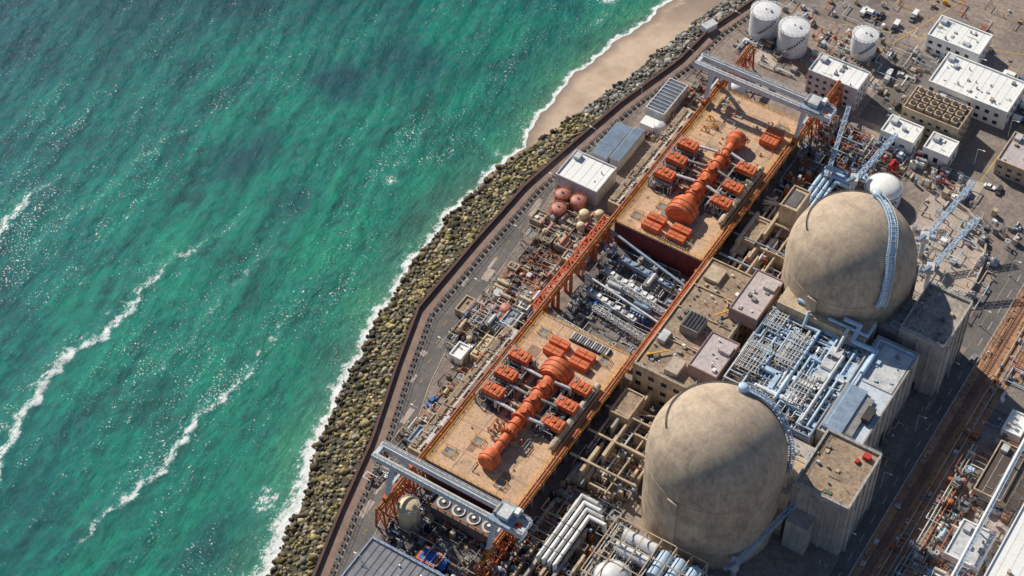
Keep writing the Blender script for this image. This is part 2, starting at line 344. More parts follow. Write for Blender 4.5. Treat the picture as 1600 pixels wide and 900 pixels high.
bp=n.new("ShaderNodeBump");bp.inputs['Strength'].default_value=.8;bp.inputs['Distance'].default_value=1.3
l.new(mth('ADD',noise(n,l,mapd((.35,.16,1),.1),1,9,.7),mth('MULTIPLY',sp,.15)),bp.inputs['Height']);l.new(bp.outputs[0],bs.inputs['Normal'])
xs=spaced(-300,10,1.0,5000);ys=spaced(-210,260,1.2,5000)
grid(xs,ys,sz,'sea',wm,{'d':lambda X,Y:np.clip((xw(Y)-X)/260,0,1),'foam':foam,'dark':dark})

# ---- riprap
def ico():
    import bmesh
    bm=bmesh.new();bmesh.ops.create_icosphere(bm,subdivisions=1,radius=1)
    v=np.array([x.co[:] for x in bm.verts]);f=np.array([[a.index for a in q.verts] for q in bm.faces]);bm.free();return v,f
iv,if_=ico()
def rocks(name,N,pos,size,colf,mt):
    V=[];F=[];C=[]
    for i in range(N):
        x,y,z=pos[i];s=size[i]
        v=iv*(1+rng.uniform(-.34,.34,(len(iv),1)))*rng.uniform(.6,1.3,3)*s
        q=rng.normal(size=(3,3));q,_=np.linalg.qr(q);v=v@q;v[:,2]*=.85
        V.append(v+np.array([x,y,z]));F.append(if_+i*len(iv));C.append(np.repeat(colf[i][None],len(iv),0))
    V=np.concatenate(V).astype(np.float32);F=np.concatenate(F).astype(np.int32);C=np.concatenate(C).astype(np.float32)
    me=bpy.data.meshes.new(name);me.vertices.add(len(V));me.vertices.foreach_set('co',V.ravel());me.loops.add(F.size);me.loops.foreach_set('vertex_index',F.ravel())
    me.polygons.add(len(F));me.polygons.foreach_set('loop_start',np.arange(0,F.size,3,dtype=np.int32));me.polygons.foreach_set('loop_total',np.full(len(F),3,dtype=np.int32));me.update(calc_edges=True)
    a=me.color_attributes.new('rc','FLOAT_COLOR','POINT');a.data.foreach_set('color',np.concatenate([C,np.ones((len(C),1),np.float32)],1).astype(np.float32).ravel())
    me.materials.append(mt);o=bpy.data.objects.new(name,me);scene.collection.objects.link(o)
rm=bpy.data.materials.new('boulder');rm.use_nodes=True;n=rm.node_tree.nodes;l=rm.node_tree.links;bs=n['Principled BSDF'];bs.inputs['Roughness'].default_value=.9
q=n.new("ShaderNodeAttribute");q.attribute_name='rc';t=n.new("ShaderNodeTexCoord")
r3=ramp(n,[(.3,(.55,.55,.55)),(.7,(1.3,1.3,1.3))]);l.new(noise(n,l,t.outputs['Object'],1.5,6,.7),r3.inputs[0])
r4=ramp(n,[(.38,(.6,.62,.58)),(.6,(1.15,1.1,1.0))]);l.new(noise(n,l,t.outputs['Object'],.12,6,.7),r4.inputs[0])
l.new(mixc(n,l,1.0,mixc(n,l,1.0,q.outputs['Color'],r3.outputs[0],'MULTIPLY'),r4.outputs[0],'MULTIPLY'),bs.inputs['Base Color'])
N=6200
y=rng.uniform(-235,290,N);t_=rng.uniform(-.10,1.0,N);x=xo(y)+(xi(y)-.6-xo(y))*t_+wob(y,.5)*(t_<.3)
z=gz(x,y)+rng.uniform(-.2,.6,N);z=np.where(t_<0,np.maximum(z,-5.3),z)
c0=np.array([[.38,.30,.13],[.20,.19,.14],[.52,.42,.25],[.44,.40,.34],[.11,.11,.08],[.28,.24,.09],[.34,.28,.19],[.16,.14,.09]])
col=c0[rng.integers(0,8,N)]*rng.uniform(.6,1.35,(N,1));north=y>95;col[north]=(col[north].mean(1,keepdims=True)*np.array([[1.05,1,.97]]))*.95
wet=t_<.14;col[wet&~north]*=.4
rocks('riprap_boulders',N,np.stack([x,y,z],1),rng.uniform(.4,1.1,N)*(1+.6*(rng.random(N)>.88)),col,rm)

# ---- strips along the coast
def resamp(L,y0,y1,st=3):
    f=ev(L);return [(float(f(yy)),float(yy)) for yy in np.arange(y0,y1+.1,st)]
def strip(b,L,o0,o1,y0,y1,z,m,L2=None):
    p=resamp(L,y0,y1);q=resamp(L2,y0,y1) if L2 else p
    vs=[];fs=[]
    for (a,c),(d,e) in zip(p,q): vs+=[(a+o0,c,z),(d+o1,e,z)]
    for i in range(len(p)-1): k=2*i;fs.append((k,k+1,k+3,k+2))
    b.add(vs,fs,m)
RD=[(60,-235),(42,-180),(23,-132),(16,-107),(7,-78),(-1,-54),(-8,-23),(-8,-1),(-10.5,31),(-13,53),(-12,96),(-3,132),(2,160),(8,185),(14,206),(28,240),(56,330)]
b=B();strip(b,RI,.5,5.2,-235,330,.03,WALK);b.obj('seawall_walkway')
b=B()
p=resamp(RI,-235,330,4)
for a,c in zip(p,p[1:]):
    b.beam((a[0]+.3,a[1],.2),(c[0]+.3,c[1],.2),.7,SEAW,2.0);b.beam((a[0]+.3,a[1],1.32),(c[0]+.3,c[1],1.32),1.0,SEAW,.25)
b.obj('seawall')
b=B()
p=resamp(RI,-235,330,2.6)
for i,(a,c) in enumerate(zip(p,p[1:])):
    b.beam((a[0]+5.6,a[1],.45),(a[0]+5.6+(c[0]-a[0])*.62,a[1]+(c[1]-a[1])*.62,.45),.95,DRK if i%5 else DCONC,1.0)
    if i%2==0: b.beam((a[0]+6.6,a[1],0),(a[0]+6.6,a[1],2.4),.14,GRY)
for zz in (1.2,2.3):
    for a,c in zip(p,p[1:]): b.beam((a[0]+6.6,a[1],zz),(c[0]+6.6,c[1],zz),.08,GRY)
b.obj('barrier_fence')
b=B();strip(b,RI,7,0,-235,325,.03,ASP,RD);b.obj('seaside_road')
b=B()
p=resamp(RD,-235,325,3)
for a,c in zip(p,p[1:]): b.beam((a[0]+.15,a[1],.06),(c[0]+.15,c[1],.06),.3,PAD,.15)
b.obj('road_kerb')
b=B()
for i,(a,c) in enumerate(zip(p,p[1:])):
    mx=(a[0]+float(xi(a[1]))+7)/2
    if i%3==0: b.box(mx-.08,mx+.08,a[1],a[1]+2.4,.045,.052,PYW)
b.obj('road_marking')
b=B()
for i in range(34):
    yy=R.uniform(-150,180);xx=float(xi(yy))+7.3;x2=float(ev(RD)(yy))-1
    if x2-xx<2: continue
    xx=R.uniform(xx,x2-1);b.cb(xx,yy,.032,R.uniform(1,3),R.uniform(2,8),.004+.0002*i,R.choice([DCONC,ASP2,PAD]),.05)
b.obj('road_patches')

# ---------------------------------------------------------------- turbine decks
dkt=mat('deck_repair_concrete',(.50,.36,.26),.9,.25,.3,grime=.5);dks=mat('deck_stain',(.34,.22,.15),.9,.3,.4,grime=.5)
def deck(name,y0,y1,endwall):
    b=B();b.box(20.6,57.4,y0,y1,11,12,TAN);b.box(21.5,56.5,y0+1.5,y1-1.5,-.05,11,DCONC)
    b.box(20.7,57.3,endwall-.35 if endwall==y0 else endwall,endwall if endwall==y0 else endwall+.35,.5,10.9,DKRED)
    for yy in np.arange(y0+1,y1,7.5):
        b.box(56.6,57.8,yy,yy+1,0,10.9,CONC);b.box(19.8,21.2,yy,yy+1,0,10.9,CONC)
        b.box(56.55,57.2,yy+1.5,yy+6,5.2,5.8,RUST)
    for xx in np.arange(22,57,5): b.box(xx,xx+.7,y0-.6,y0-.02,0,10.9,DKRED)
    for yy in np.arange(y0+9,y1-4,11.3): b.box(21,57,yy,yy+.12,12,12.035,DCONC)
    for xx in (30.5,48.5): b.box(xx,xx+.12,y0+.5,y1-.5,12,12.04,DCONC)
    for xx in (22.6,55.9): b.box(xx,xx+.22,y0+.5,y1-.5,12,12.045,YEL)
    for i in range(34):
        xx=R.uniform(23,50);yy=R.uniform(y0+2,y1-9);b.box(xx,xx+R.uniform(1,5),yy,yy+R.uniform(1,7),12,12.006+.0007*i,R.choice([dkt,dks,dkt]))
    for (xx,yy) in ((24,y0+5),(46,y0+3),(24,y1-9),(49,y1-9),(30,y0+14)):
        b.box(xx,xx+4,yy,yy+3.2,12,12.12,GRY);b.rail([(xx,yy,12.1),(xx+4,yy,12.1),(xx+4,yy+3.2,12.1),(xx,yy+3.2,12.1),(xx,yy,12.1)],YEL)
    b.rail([(57.2,y0,12),(57.2,y1,12)],YEL);b.rail([(20.9,y0,12),(20.9,y1,12)],YEL);b.rail([(21,y0+.2,12),(57,y0+.2,12)],YEL)
    b.rail([(21,y1-.2,12),(57,y1-.2,12)],YEL)
    return b.obj(name)
deck('turbine_deck',40,124,40);deck('turbine_deck',-88,-12.5,-88)
def turbine(name,y0,dr,yl,yr,ybox):
    b=B();X=40.5;Z=15.3
    def Y(s):return y0+dr*s
    def C_(s0,s1,r,m,r2=None,seg=24,z=Z):b.cyl((X,Y(s0),z),(X,Y(s1),z),r,m,seg,r2)
    C_(0,.5,3.0,ORG,3.5);C_(.5,4.2,3.5,ORG);C_(1.6,2.0,3.75,ORG);C_(4.2,6.2,3.5,ORG,1.9);C_(6.2,14,1.75,ORG);C_(9.8,10.4,2.2,RUST)
    C_(14,14.8,2.9,ORG);C_(14.8,21.5,2.25,ORG);C_(18,18.6,2.7,ORG)
    C_(21.5,22.3,3.4,ORG);C_(22.3,42,2.7,ORG)
    for s in (25,28.2,31.5,34.5,38): C_(s,s+.5,3.25,ORG)
    for s in (23.6,30,36.4):
        b.cyl((X,Y(s),Z),(X,Y(s),Z+3.6),1.15,RUST,14);b.cyl((X,Y(s),Z+3.6),(X,Y(s),Z+3.9),1.4,ORG,14)
    C_(42,43,4.6,ORG);C_(43,49,5.6,ORG,seg=32,z=14.4);C_(44.6,45.0,5.85,RUST,seg=32,z=14.4);C_(47,47.4,5.85,RUST,seg=32,z=14.4);C_(49,49.6,5.6,ORG,4.6,seg=32,z=14.4)
    for s in (14.2,21.7,25.1,31.6,38.1):
        for k in range(10):
            a=k*math.pi/9;b.cb(X+3.1*math.cos(a),Y(s)+.25,Z+3.1*math.sin(a)-.2,.35,.8,.35,RUST)
    b.box(X-3.4,X+3.4,min(Y(13),Y(43)),max(Y(13),Y(43)),12,13.4,BEI);b.box(X-2.2,X+2.2,min(Y(1),Y(12.5)),max(Y(1),Y(12.5)),12,13.1,GRY)
    b.box(X-7,X+7,min(Y(42.5),Y(50)),max(Y(42.5),Y(50)),12,12.9,GRY)
    b.box(X-6.5,X+6.5,min(Y(22),Y(42)),max(Y(22),Y(42)),12,12.08,DCONC)
    clutter(b,X-8,X+8,min(Y(12),Y(42)),max(Y(12),Y(42)),12.1,80,[GRY,LBG,RUST,BEI,DRK,ORG,BLG],.3,1.4,2.4)
    for side,ys_,zt in ((27,yl,19),(51.3,yr,17.3)):
        for yy in ys_:
            for a in (-3,3):
                for c_ in (-1.9,1.9): b.beam((side+a,yy+c_,12),(side+a,yy+c_,zt-2.2),.4,GRY)
            b.cyl((side-3.4,yy,14.2),(side+3.4,yy,14.2),1.7,LBG if side<40 else BLG,16);b.box(side-3.6,side+3.6,yy-2.2,yy+2.2,zt-2.9,zt-2.5,DRK)
            b.box(side-3.7,side+3.7,yy-2.1,yy+2.1,zt-2.4,zt,ORG)
            for k in range(4): b.box(side-3.1+1.8*k,side-2.9+1.8*k,yy-2.25,yy+2.25,zt-2.3,zt+.16,ORG)
            b.box(side-.6,side+.6,yy-.5,yy+.5,zt,zt+.5,RUST);b.box(side+1.6,side+2.6,yy-1.4,yy+.2,zt,zt+.35,RUST);b.box(side-2.9,side-2.1,yy+.3,yy+1.5,zt,zt+.3,GRY)
            sg=1 if side<40 else -1
            b.pipe([(side+sg*2.6,yy-dr*2.6,13),(side+sg*2.6,yy-dr*2.6,16.6),(X-sg*2.4,yy-dr*3.4,17.2)],.6,LBG if yy!=ys_[1] else GRY,10)
            b.pipe([(side+sg*3.8,yy+1,14.5),(X-sg*2.2,yy+1,14.5)],.45,BEI,8)
        ya,yb=min(ys_),max(ys_)
        for dx in (-4.8,4.8):
            b.beam((side+dx,ya-4,16.2 if side<40 else 14.2),(side+dx,yb+4,16.2 if side<40 else 14.2),.3,GRY)
            for yy in np.arange(ya-4,yb+4.1,4): b.beam((side+dx,yy,12),(side+dx,yy,16.2 if side<40 else 14.2),.3,GRY)
        b.box(side-5,side+5,ya-4.5,yb+4.5,12,12.15,DCONC)
        b.rail([(side-4.8,ya-4,16.2 if side<40 else 14.2),(side-4.8,yb+4,16.2 if side<40 else 14.2)],LBG)
        clutter(b,side-4.5,side+4.5,ya-4,yb+4,12.1,90,[GRY,LBG,BLG,DRK,BEI,DRK],.4,1.9,3.6)
    b.cyl((55,min(yr)-7,13.5),(55,max(yr)+6,13.5),1.3,BEI,16);b.cap((55,min(yr)-7,13.4),1.3,1.3,BEI,16,4)
    for dy in (0,4.3):
        for xx in (34,44.5): b.box(xx-3.6,xx+3.6,ybox+dy-1.5,ybox+dy+1.5,12,14.6,ORG);b.box(xx-3.2,xx+3.2,ybox+dy-.1,ybox+dy+.1,14.6,14.8,RUST);b.box(xx-.1,xx+.1,ybox+dy-1.3,ybox+dy+1.3,14.6,14.75,RUST)
    return b.obj(name)
turbine('turbine_generator',-81,1,[-55,-46.5,-37.5],[-55,-46,-37],-26.5)
turbine('turbine_generator',101,-1,[66,75,84],[66,75,86],43.5)
b=B()
for k in range(14): b.cyl((38+k*.95,40.8,12.5),(38+k*.95,42.0,12.5),.38,GRY,8);b.box(37.6+k*.95,38.2+k*.95,40.8,42,12,12.3,DRK)
b.obj('cable_drum_rack')
b=B()
for k in range(16): b.cyl((36+k*.95,-18,13),(36+k*.95,-14.6,13),.42,GRY if k%3 else LBG,8)
b.box(35.4,51,-18.2,-14.4,12,12.6,DRK);b.obj('cable_drum_rack')
for yy in (106,110.4):
    b=B();b.box(47.5,54.5,yy-1.8,yy+1.8,12,14.8,ORG)
    for k in range(5): b.box(48+k*1.5,48.2+k*1.5,yy-1.9,yy+1.9,12,14.95,RUST)
    b.obj('orange_casing_cover')
b=B()
for (x0,y0) in ((26,100),(28.5,103),(25,106)):
    for a in (-1.2,1.2):
        for c_ in (-1.2,1.2): b.beam((x0+a,y0+c_,12),(x0,y0,14.2),.28,YEL)
    b.beam((x0-1.6,y0,14.2),(x0+1.6,y0,14.2),.35,YEL)
b.obj('yellow_lifting_frame')
b=B();clutter(b,23,54,88,122,12,40,[GRY,LBG,ORG,RUST,BEI,WHT],.4,1.4,1.2);b.obj('deck_equipment')
b=B();clutter(b,23,55,-87,-60,12,14,[GRY,LBG,RUST,BEI],.3,1.1,.9);b.obj('deck_equipment')

# crane rail girders
for X0 in (19.2,59.0):
    b=B()
    b.box(X0-.7,X0+.7,-113,152,11.3,13,RUST);b.box(X0-.12,X0+.12,-113,152,13,13.25,DRK);b.box(X0+.75,X0+1.1,-112,151,12.2,12.6,YEL)
    for yy in np.arange(-110,150,6.5): b.box(X0-1,X0+1,yy,yy+.5,11,13.08,ORG)
    if X0<30:
        b.lattice((X0-1.4,-12,11.2),(X0-1.4,40,11.2),3.6,3.0,ORG,.42,3.2)
    else:
        b.box(X0+1.2,X0+3.0,-12,40,10.5,12.9,BEI);b.rail([(X0+1.3,-12,12.9),(X0+1.3,40,12.9)],ORG)
        b.box(X0+1.3,X0+3.1,-8,8,12.9,14.2,ORG);b.box(X0+1.3,X0+3.1,22,30,12.9,14.0,ORG)
    for yy in np.arange(-9,40,9): b.box(X0-2.2,X0-1.2,yy,yy+1,0,9.8,RUST);b.box(X0,X0+1,yy,yy+1,0,9.8,RUST)
    for (ya,yb) in ((-113,-90),(125,152)):
        n_=4
        for k in range(n_+1):
            yy=ya+(yb-ya)*k/n_
            for dx in (-2.2,2.2): b.beam((X0+dx,yy,0),(X0+dx*.6,yy,11.3),.55,RUST)
            b.beam((X0-2.2,yy,.5),(X0+1.5,yy,11),.3,ORG);b.beam((X0+2.2,yy,.5),(X0-1.5,yy,11),.3,ORG);b.beam((X0-1.8,yy,6),(X0+1.8,yy,6),.35,ORG)
            if k<n_:
                y2=ya+(yb-ya)*(k+1)/n_
                for dx in (-2,2): b.beam((X0+dx,yy,.5),(X0+dx*.6,y2,11),.32,ORG);b.beam((X0+dx,y2,.5),(X0+dx*.6,yy,11),.32,ORG);b.beam((X0+dx,yy,6),(X0+dx,y2,6),.35,RUST)
    b.obj('crane_runway')
def gantry(y):
    b=B()
    for dy in (-2.5,2.5):
        b.box(11.5,70,y+dy-.85,y+dy+.85,25.6,28.0,CRN);b.box(12,69.5,y+dy-.3,y+dy+.3,28.0,28.2,GRY)
        b.rail([(12,y+dy*1.3,28.0),(69.5,y+dy*1.3,28.0)],LBG)
        for k in range(12): b.box(13+k*5,13.2+k*5,y+dy-.92,y+dy+.92,25.5,28.05,LBG)
    for xx in (12.3,69.2): b.box(xx-.7,xx+.7,y-1.6,y+1.6,26,27.8,CRN)
    for xx in (19.2,59):
        for dy in (-1,1):
            b.beam((xx,y+dy*2.5,25.7),(xx,y+dy*6,14.2),1.3,CRN,1.5);b.box(xx-.8,xx+.8,y+dy*6-2.2,y+dy*6+2.2,13.2,14.8,ORG if dy>0 else RUST)
            for w_ in (-1.4,1.4): b.cyl((xx-.5,y+dy*6+w_,13.6),(xx+.5,y+dy*6+w_,13.6),.55,DRK,12)
        b.beam((xx,y-5.4,17),(xx,y+5.4,17),.8,CRN)
        b.beam((xx,y-5.6,16),(xx,y+3.2,25),.35,CRN)
    b.box(58,66,y-4.4,y+4.4,28.4,29.2,BLG);b.box(60,64,y-2.5,y+2.5,29.2,31.2,LBG);b.cyl((59,y-2,30),(59,y+2,30),.9,GRY,14);b.box(64.3,65.8,y+1,y+3.5,29.2,31,WHT)
    b.rail([(58,y-4.3,29.2),(66,y-4.3,29.2)],LBG)
    for dx in (-.4,.4): b.cyl((61+dx,y,28.4),(61+dx,y,23),.08,DRK,6)
    b.box(60.4,61.6,y-.6,y+.6,21.8,23,YEL);b.box(67,69.5,y-2,y+1,22.8,25.4,WHT);b.box(67.2,69.3,y-2.04,y-2,23.4,24.8,GLS)
    b.obj('gantry_crane')
gantry(119);gantry(-102)

# central pit
b=B();b.box(21,57.5,-11.5,39,.02,.3,ASP);b.box(30,57,-11,4,.3,1.2,ASP2);b.obj('pit_floor')
b=B()
for (y0,x0,x1,z0) in ((31,28,52,4),(23,26,50,3.6),(12,24,48,3)):
    yy=y0-R.uniform(2,5);b.beam((x0,y0,z0),(x1,yy,z0),2.2,R.choice([LBG,BLG]),2.0)
    for k in range(8):
        t=k/8;b.cb(x0+(x1-x0)*t+1,y0+(yy-y0)*t,z0+1,1.2,1.6,.5,R.choice([GRY,WHT,BLG]))
for (y0,x0,x1,z0) in ((19,30,55,5),(5,32,56,4.5)):
    b.lattice((x0,y0,z0),(x1,y0-3,z0),1.8,1.8,LBG,.22)
for (x0,y0) in ((36,33),(44,27),(34,17),(47,14)): skid(b,x0,y0,.3,6.5,[BLG,LBG,GRY])
clutter(b,22,56,6,38,.3,110,[BLU,BLG,LBG,GRY,BLUE,DRK,WHT,DCONC],.5,3.2,3.6);clutter(b,22,40,-9,8,.3,40,[BLG,LBG,GRY,DRK,BEI],.5,3,3);clutter(b,40,56,-10,4,1.2,14,[BLG,LBG,GRY],.5,1.8,1.5);b.obj('transformer_bank')
b=B();b.lattice((22,-9,8),(56,-12,8),1.6,1.6,LBG,.24);b.beam((21,37,9),(57.5,28,9),.8,BLG);b.beam((21,15,7.5),(57,9,7.5),.7,LBG);b.obj('cable_bridge')

# ---------------------------------------------------------------- containments
dm=mat('containment_concrete',(.56,.445,.335),.85,.16,.07,grime=.45,gcol=(.27,.205,.16),streak=1,lo=.45)
n=dm.node_tree.nodes;l=dm.node_tree.links
pb=n['Principled BSDF'];src=pb.inputs['Base Color'].links[0].from_socket
sx=n.new("ShaderNodeSeparateXYZ");tcx=n.new("ShaderNodeTexCoord");l.new(tcx.outputs['Object'],sx.inputs[0])
fr=n.new("ShaderNodeMath");fr.operation='PINGPONG';fr.inputs[1].default_value=1.5;l.new(sx.outputs['Z'],fr.inputs[0])
rl=ramp(n,[(.0,.78),(.10,1.0)]);l.new(fr.outputs[0],rl.inputs[0])
an=n.new("ShaderNodeMath");an.operation='ARCTAN2';l.new(sx.outputs['Y'],an.inputs[0]);l.new(sx.outputs['X'],an.inputs[1])
a3=n.new("ShaderNodeMath");a3.operation='PINGPONG';a3.inputs[1].default_value=math.pi/12;l.new(an.outputs[0],a3.inputs[0])
rl2=ramp(n,[(.0,.80),(.010,1.0)]);l.new(a3.outputs[0],rl2.inputs[0])
# rain streaks: noise sampled on the horizontal direction only, fading towards the crown
nv=n.new("ShaderNodeCombineXYZ");nx_=n.new("ShaderNodeVectorMath");nx_.operation='NORMALIZE'
fl=n.new("ShaderNodeCombineXYZ");l.new(sx.outputs['X'],fl.inputs[0]);l.new(sx.outputs['Y'],fl.inputs[1]);l.new(fl.outputs[0],nx_.inputs[0])
zs=n.new("ShaderNodeMath");zs.operation='MULTIPLY';zs.inputs[1].default_value=.03;l.new(sx.outputs['Z'],zs.inputs[0])
sy_=n.new("ShaderNodeSeparateXYZ");l.new(nx_.outputs[0],sy_.inputs[0]);l.new(sy_.outputs[0],nv.inputs[0]);l.new(sy_.outputs[1],nv.inputs[1]);l.new(zs.outputs[0],nv.inputs[2])
sn=noise(n,l,nv.outputs[0],7,6,.7);sr_=ramp(n,[(.35,.66),(.55,1.0),(.75,1.1)]);l.new(sn,sr_.inputs[0])
fz=n.new("ShaderNodeMapRange");fz.inputs['From Min'].default_value=56;fz.inputs['From Max'].default_value=46;fz.inputs['To Min'].default_value=.05;fz.inputs['To Max'].default_value=.75;l.new(sx.outputs['Z'],fz.inputs['Value'])
pt=noise(n,l,tcx.outputs['Object'],.16,7,.7);pr=ramp(n,[(.38,(.78,.77,.78)),(.55,(1,1,1)),(.7,(1.08,1.05,1.0))]);l.new(pt,pr.inputs[0])
mm=mixc(n,l,.8,src,rl.outputs[0],'MULTIPLY');mm=mixc(n,l,.5,mm,rl2.outputs[0],'MULTIPLY');mm=mixc(n,l,fz.outputs[0],mm,sr_.outputs[0],'MULTIPLY');mm=mixc(n,l,1.0,mm,pr.outputs[0],'MULTIPLY');l.new(mm,pb.inputs['Base Color'])
def dome(cy,path):
    cx=109;RR=23;b=B()
    prof=[(RR,-.1),(RR,34)]+[(max(.01,RR*math.cos(a)),34+RR*math.sin(a)) for a in np.linspace(0.03,math.pi/2,28)]
    b.rev((0,0,0),prof,dm,96)
    b.rev((0,0,0),[(RR+.01,32.6),(RR+.15,32.7),(RR+.15,33.0),(RR+.01,33.1)],dm,96)
    for az in (20,140,262):
        a=math.radians(az);c_,s_=math.cos(a),math.sin(a)
        b.cb((RR+.2)*c_,(RR+.2)*s_,0,1.6,4,32.5,dm,a)
    pts=[]
    for a in np.linspace(math.radians(75),math.radians(215),40):
        e=math.radians(41);pts.append(((RR+.25)*math.cos(e)*math.cos(a),(RR+.25)*math.cos(e)*math.sin(a),34+(RR+.25)*math.sin(e)))
    for a,c_ in zip(pts,pts[1:]): b.beam(a,c_,.4,DCONC,.25)
    b.rail(pts,DRK,1.0,2)
    P3=[Vector(p).normalized() for p in path];pp=[]
    for i in range(len(P3)-1):
        for k in range(14): pp.append(P3[i].slerp(P3[i+1],k/14))
    pp.append(P3[-1]);L=[];Rr=[]
    for i,v in enumerate(pp):
        d=(pp[min(i+1,len(pp)-1)]-pp[max(i-1,0)]).normalized();sd_=d.cross(v).normalized();o=Vector((0,0,34))+v*(RR+.9)
        L.append(o-sd_*1.4);Rr.append(o+sd_*1.4)
    for i in range(len(pp)-1):
        b.add([L[i],Rr[i],Rr[i+1],L[i+1]],[(0,1,2,3)],BLU);
        for Q in (L,Rr):
            b.beam(Q[i],Q[i+1],.35,BLU);nrm=pp[i];b.beam(Q[i]+nrm*1.2,Q[i+1]+nrm*1.2,.14,WHT);b.beam(Q[i]-nrm*.9,Q[i]+nrm*1.2,.14,BLU)
        if i%2==0:b.beam(L[i],Rr[i],.25,LBG)
    v=pp[0];o=Vector((0,0,34))+v*(RR+.3);b.cyl(o,o+Vector((0,0,2.2)),1.7,BLU,16);b.cap(tuple(o+Vector((0,0,2.2))),1.7,.6,BLU,16,3)
    o_=b.obj('containment_dome');o_.location=(cx,cy,0)
dome(-48,[(.022,.584,.81),(.385,.70,.59),(.81,.53,.21),(.93,.35,-.25)])
dome(52,[(.022,.584,.81),(.45,.15,.88),(.652,-.286,.70),(.76,-.52,.39),(.77,-.64,-.02)])

# ---------------------------------------------------------------- auxiliary / fuel buildings
def fuel(x0,x1,y0,y1,h,roof,extra):
    b=B();shell(b,x0,x1,y0,y1,-.05,h,CONC,roof,.9,.7)
    for yy in np.arange(y0+2,y1-2,5): b.box(x1,x1+.5,yy,yy+.8,0,h-2,CONC)
    for xx in np.arange(x0+2,x1-2,5): b.box(xx,xx+.8,y0-.5,y0,0,h-2,CONC)
    b.box(x1+.02,x1+.1,y0+8,y0+14,0,7,BLG);b.box(x0+6,x0+10,y0-.1,y0-.02,0,4,DRK)
    b.pipe([(x1+.9,y0+3,0),(x1+.9,y0+3,h-3)],.3,LBG);b.rail([(x0+.3,y0+.3,h),(x1-.3,y0+.3,h),(x1-.3,y1-.3,h),(x0+.3,y1-.3,h),(x0+.3,y0+.3,h)],LBG)
    roofstuff(b,x0,x1,y0,y1,h-.85,14,[GRY,LBG,BEI,DCONC]);extra(b);b.obj('fuel_handling_building')
def exS(b):
    b.cb(150,-19,27.2,2.5,2,1.5,RED);b.cb(148,-22,27.2,1.2,1.6,1,RED);b.cb(145,-38,27.2,3,1.2,.3,GRN);b.box(120,134,-36,-20,-.05,21,CONC)
    b.box(128,133.9,-44,-37,-.05,24,BEI);b.box(136,144,-47,-41.1,0,15,CONC);b.box(120.5,133.5,-35.5,-26,21,21.3,BEI);clutter(b,122,132,-35,-21,21.3,14,[LBG,BLU,GRY],.4,1.5,2)
def exN(b):
    clutter(b,138,151,38,58,27.2,12,[DCONC,GRY,BEI],.4,1.2,1);b.box(128,135.9,38,56,-.05,22,CONC);clutter(b,129,135,38,55,22,12,[BLU,LBG,GRY],.4,1.5,2)
fuel(134,154,-41,-15.5,28,BRN,exS);fuel(136,153,36.5,61,28,mat('grey_brown_roofing',(.40,.35,.31),.9,.35,.25,grime=.6,lo=.45),exN)
b=B();shell(b,62,85,-19,38.5,-.05,18,BEI,BRN)
facade(b,62,85,-19,38.5,0,17,3,5)
for yy in (-3,12,24): b.box(62.4,84.6,yy,yy+.3,17.35,18,BEI)
roofstuff(b,62,85,-19,38,17.35,90,[GRY,LBG,BEI,WHT,DCONC]);b.box(68.5,75.5,2,10,17.4,21.5,GRY)
for k in range(5): b.box(69+k*1.3,69.7+k*1.3,2.5,9.5,21.5,21.9,DRK)
b.box(64,70,28,35,17.4,19,BEI);b.box(73,78,-17,-10,17.4,20,PAD);b.box(64,67,-6,-1,17.4,19.5,LBG)
b.beam((76,14,18.8),(81,22,18.8),.45,YEL);b.beam((64,-14,18.6),(70,-8,18.6),.45,YEL);b.beam((78,20,18.8),(76.5,23,18.8),.3,YEL)
b.rail([(62.2,-18.8,18),(84.8,-18.8,18)],LBG);b.rail([(84.8,-18.8,18),(84.8,38,18)],LBG);b.obj('control_building')
for (y0,y1) in ((17,38.3),(-13,4.5)):
    b=B();shell(b,80,91,y0,y1,17,23,mat('lilac_wall',(.36,.24,.23),.9,.2,.2),LIL,.5,.35);roofstuff(b,80.5,90.5,y0,y1,22.5,9,[WHT,LBG,GRY]);b.box(86,90.5,y1-7,y1-3,22.5,24,LIL);b.obj('penthouse')
b=B();shell(b,91.2,129.8,-21,34,-.05,19,CONC,BRN);b.box(94,128,26,37,19,26,BEI);b.obj('auxiliary_building')
def network(b,x0,x1,y0,y1,z,n,mats,rmin,rmax,grid_=1.6,duct=False):
    for i in range(n):
        x=x0+round(R.uniform(0,x1-x0)/grid_)*grid_;y=y0+round(R.uniform(0,y1-y0)/grid_)*grid_;m=R.choice(mats)
        zz=z+R.choice((.6,1.1,1.7,2.4,3.2))+R.uniform(0,.15);r=R.uniform(rmin,rmax);pts=[(x,y,z),(x,y,zz)];h=R.random()<.5
        for j in range(R.randint(2,6)):
            L=R.choice((-1,1))*R.uniform(2,14)
            if h: x=min(x1,max(x0,x+L))
            else: y=min(y1,max(y0,y+L))
            h=not h;pts.append((x,y,zz))
        pts.append((x,y,z))
        if duct and R.random()<.5:
            for a,c_ in zip(pts,pts[1:]):
                if abs(a[2]-c_[2])<.01: b.beam(a,c_,r*2.6,m,r*1.8)
        else: b.pipe(pts,r,m,8)
b=B();network(b,93,129,-18,26,19,120,[BLU,BLU,LBG,BLG,BLG,BEI],.15,.4);network(b,100,129,-8,26,19,30,[BLU,WHT,BLU,LBG],.4,.8,3,True)
clutter(b,93,129,-18,26,19,260,[BLU,LBG,BLG,GRY,DRK,BEI,BRN,WHT],.5,2.6,3.2);b.obj('rooftop_pipework')
b=B()
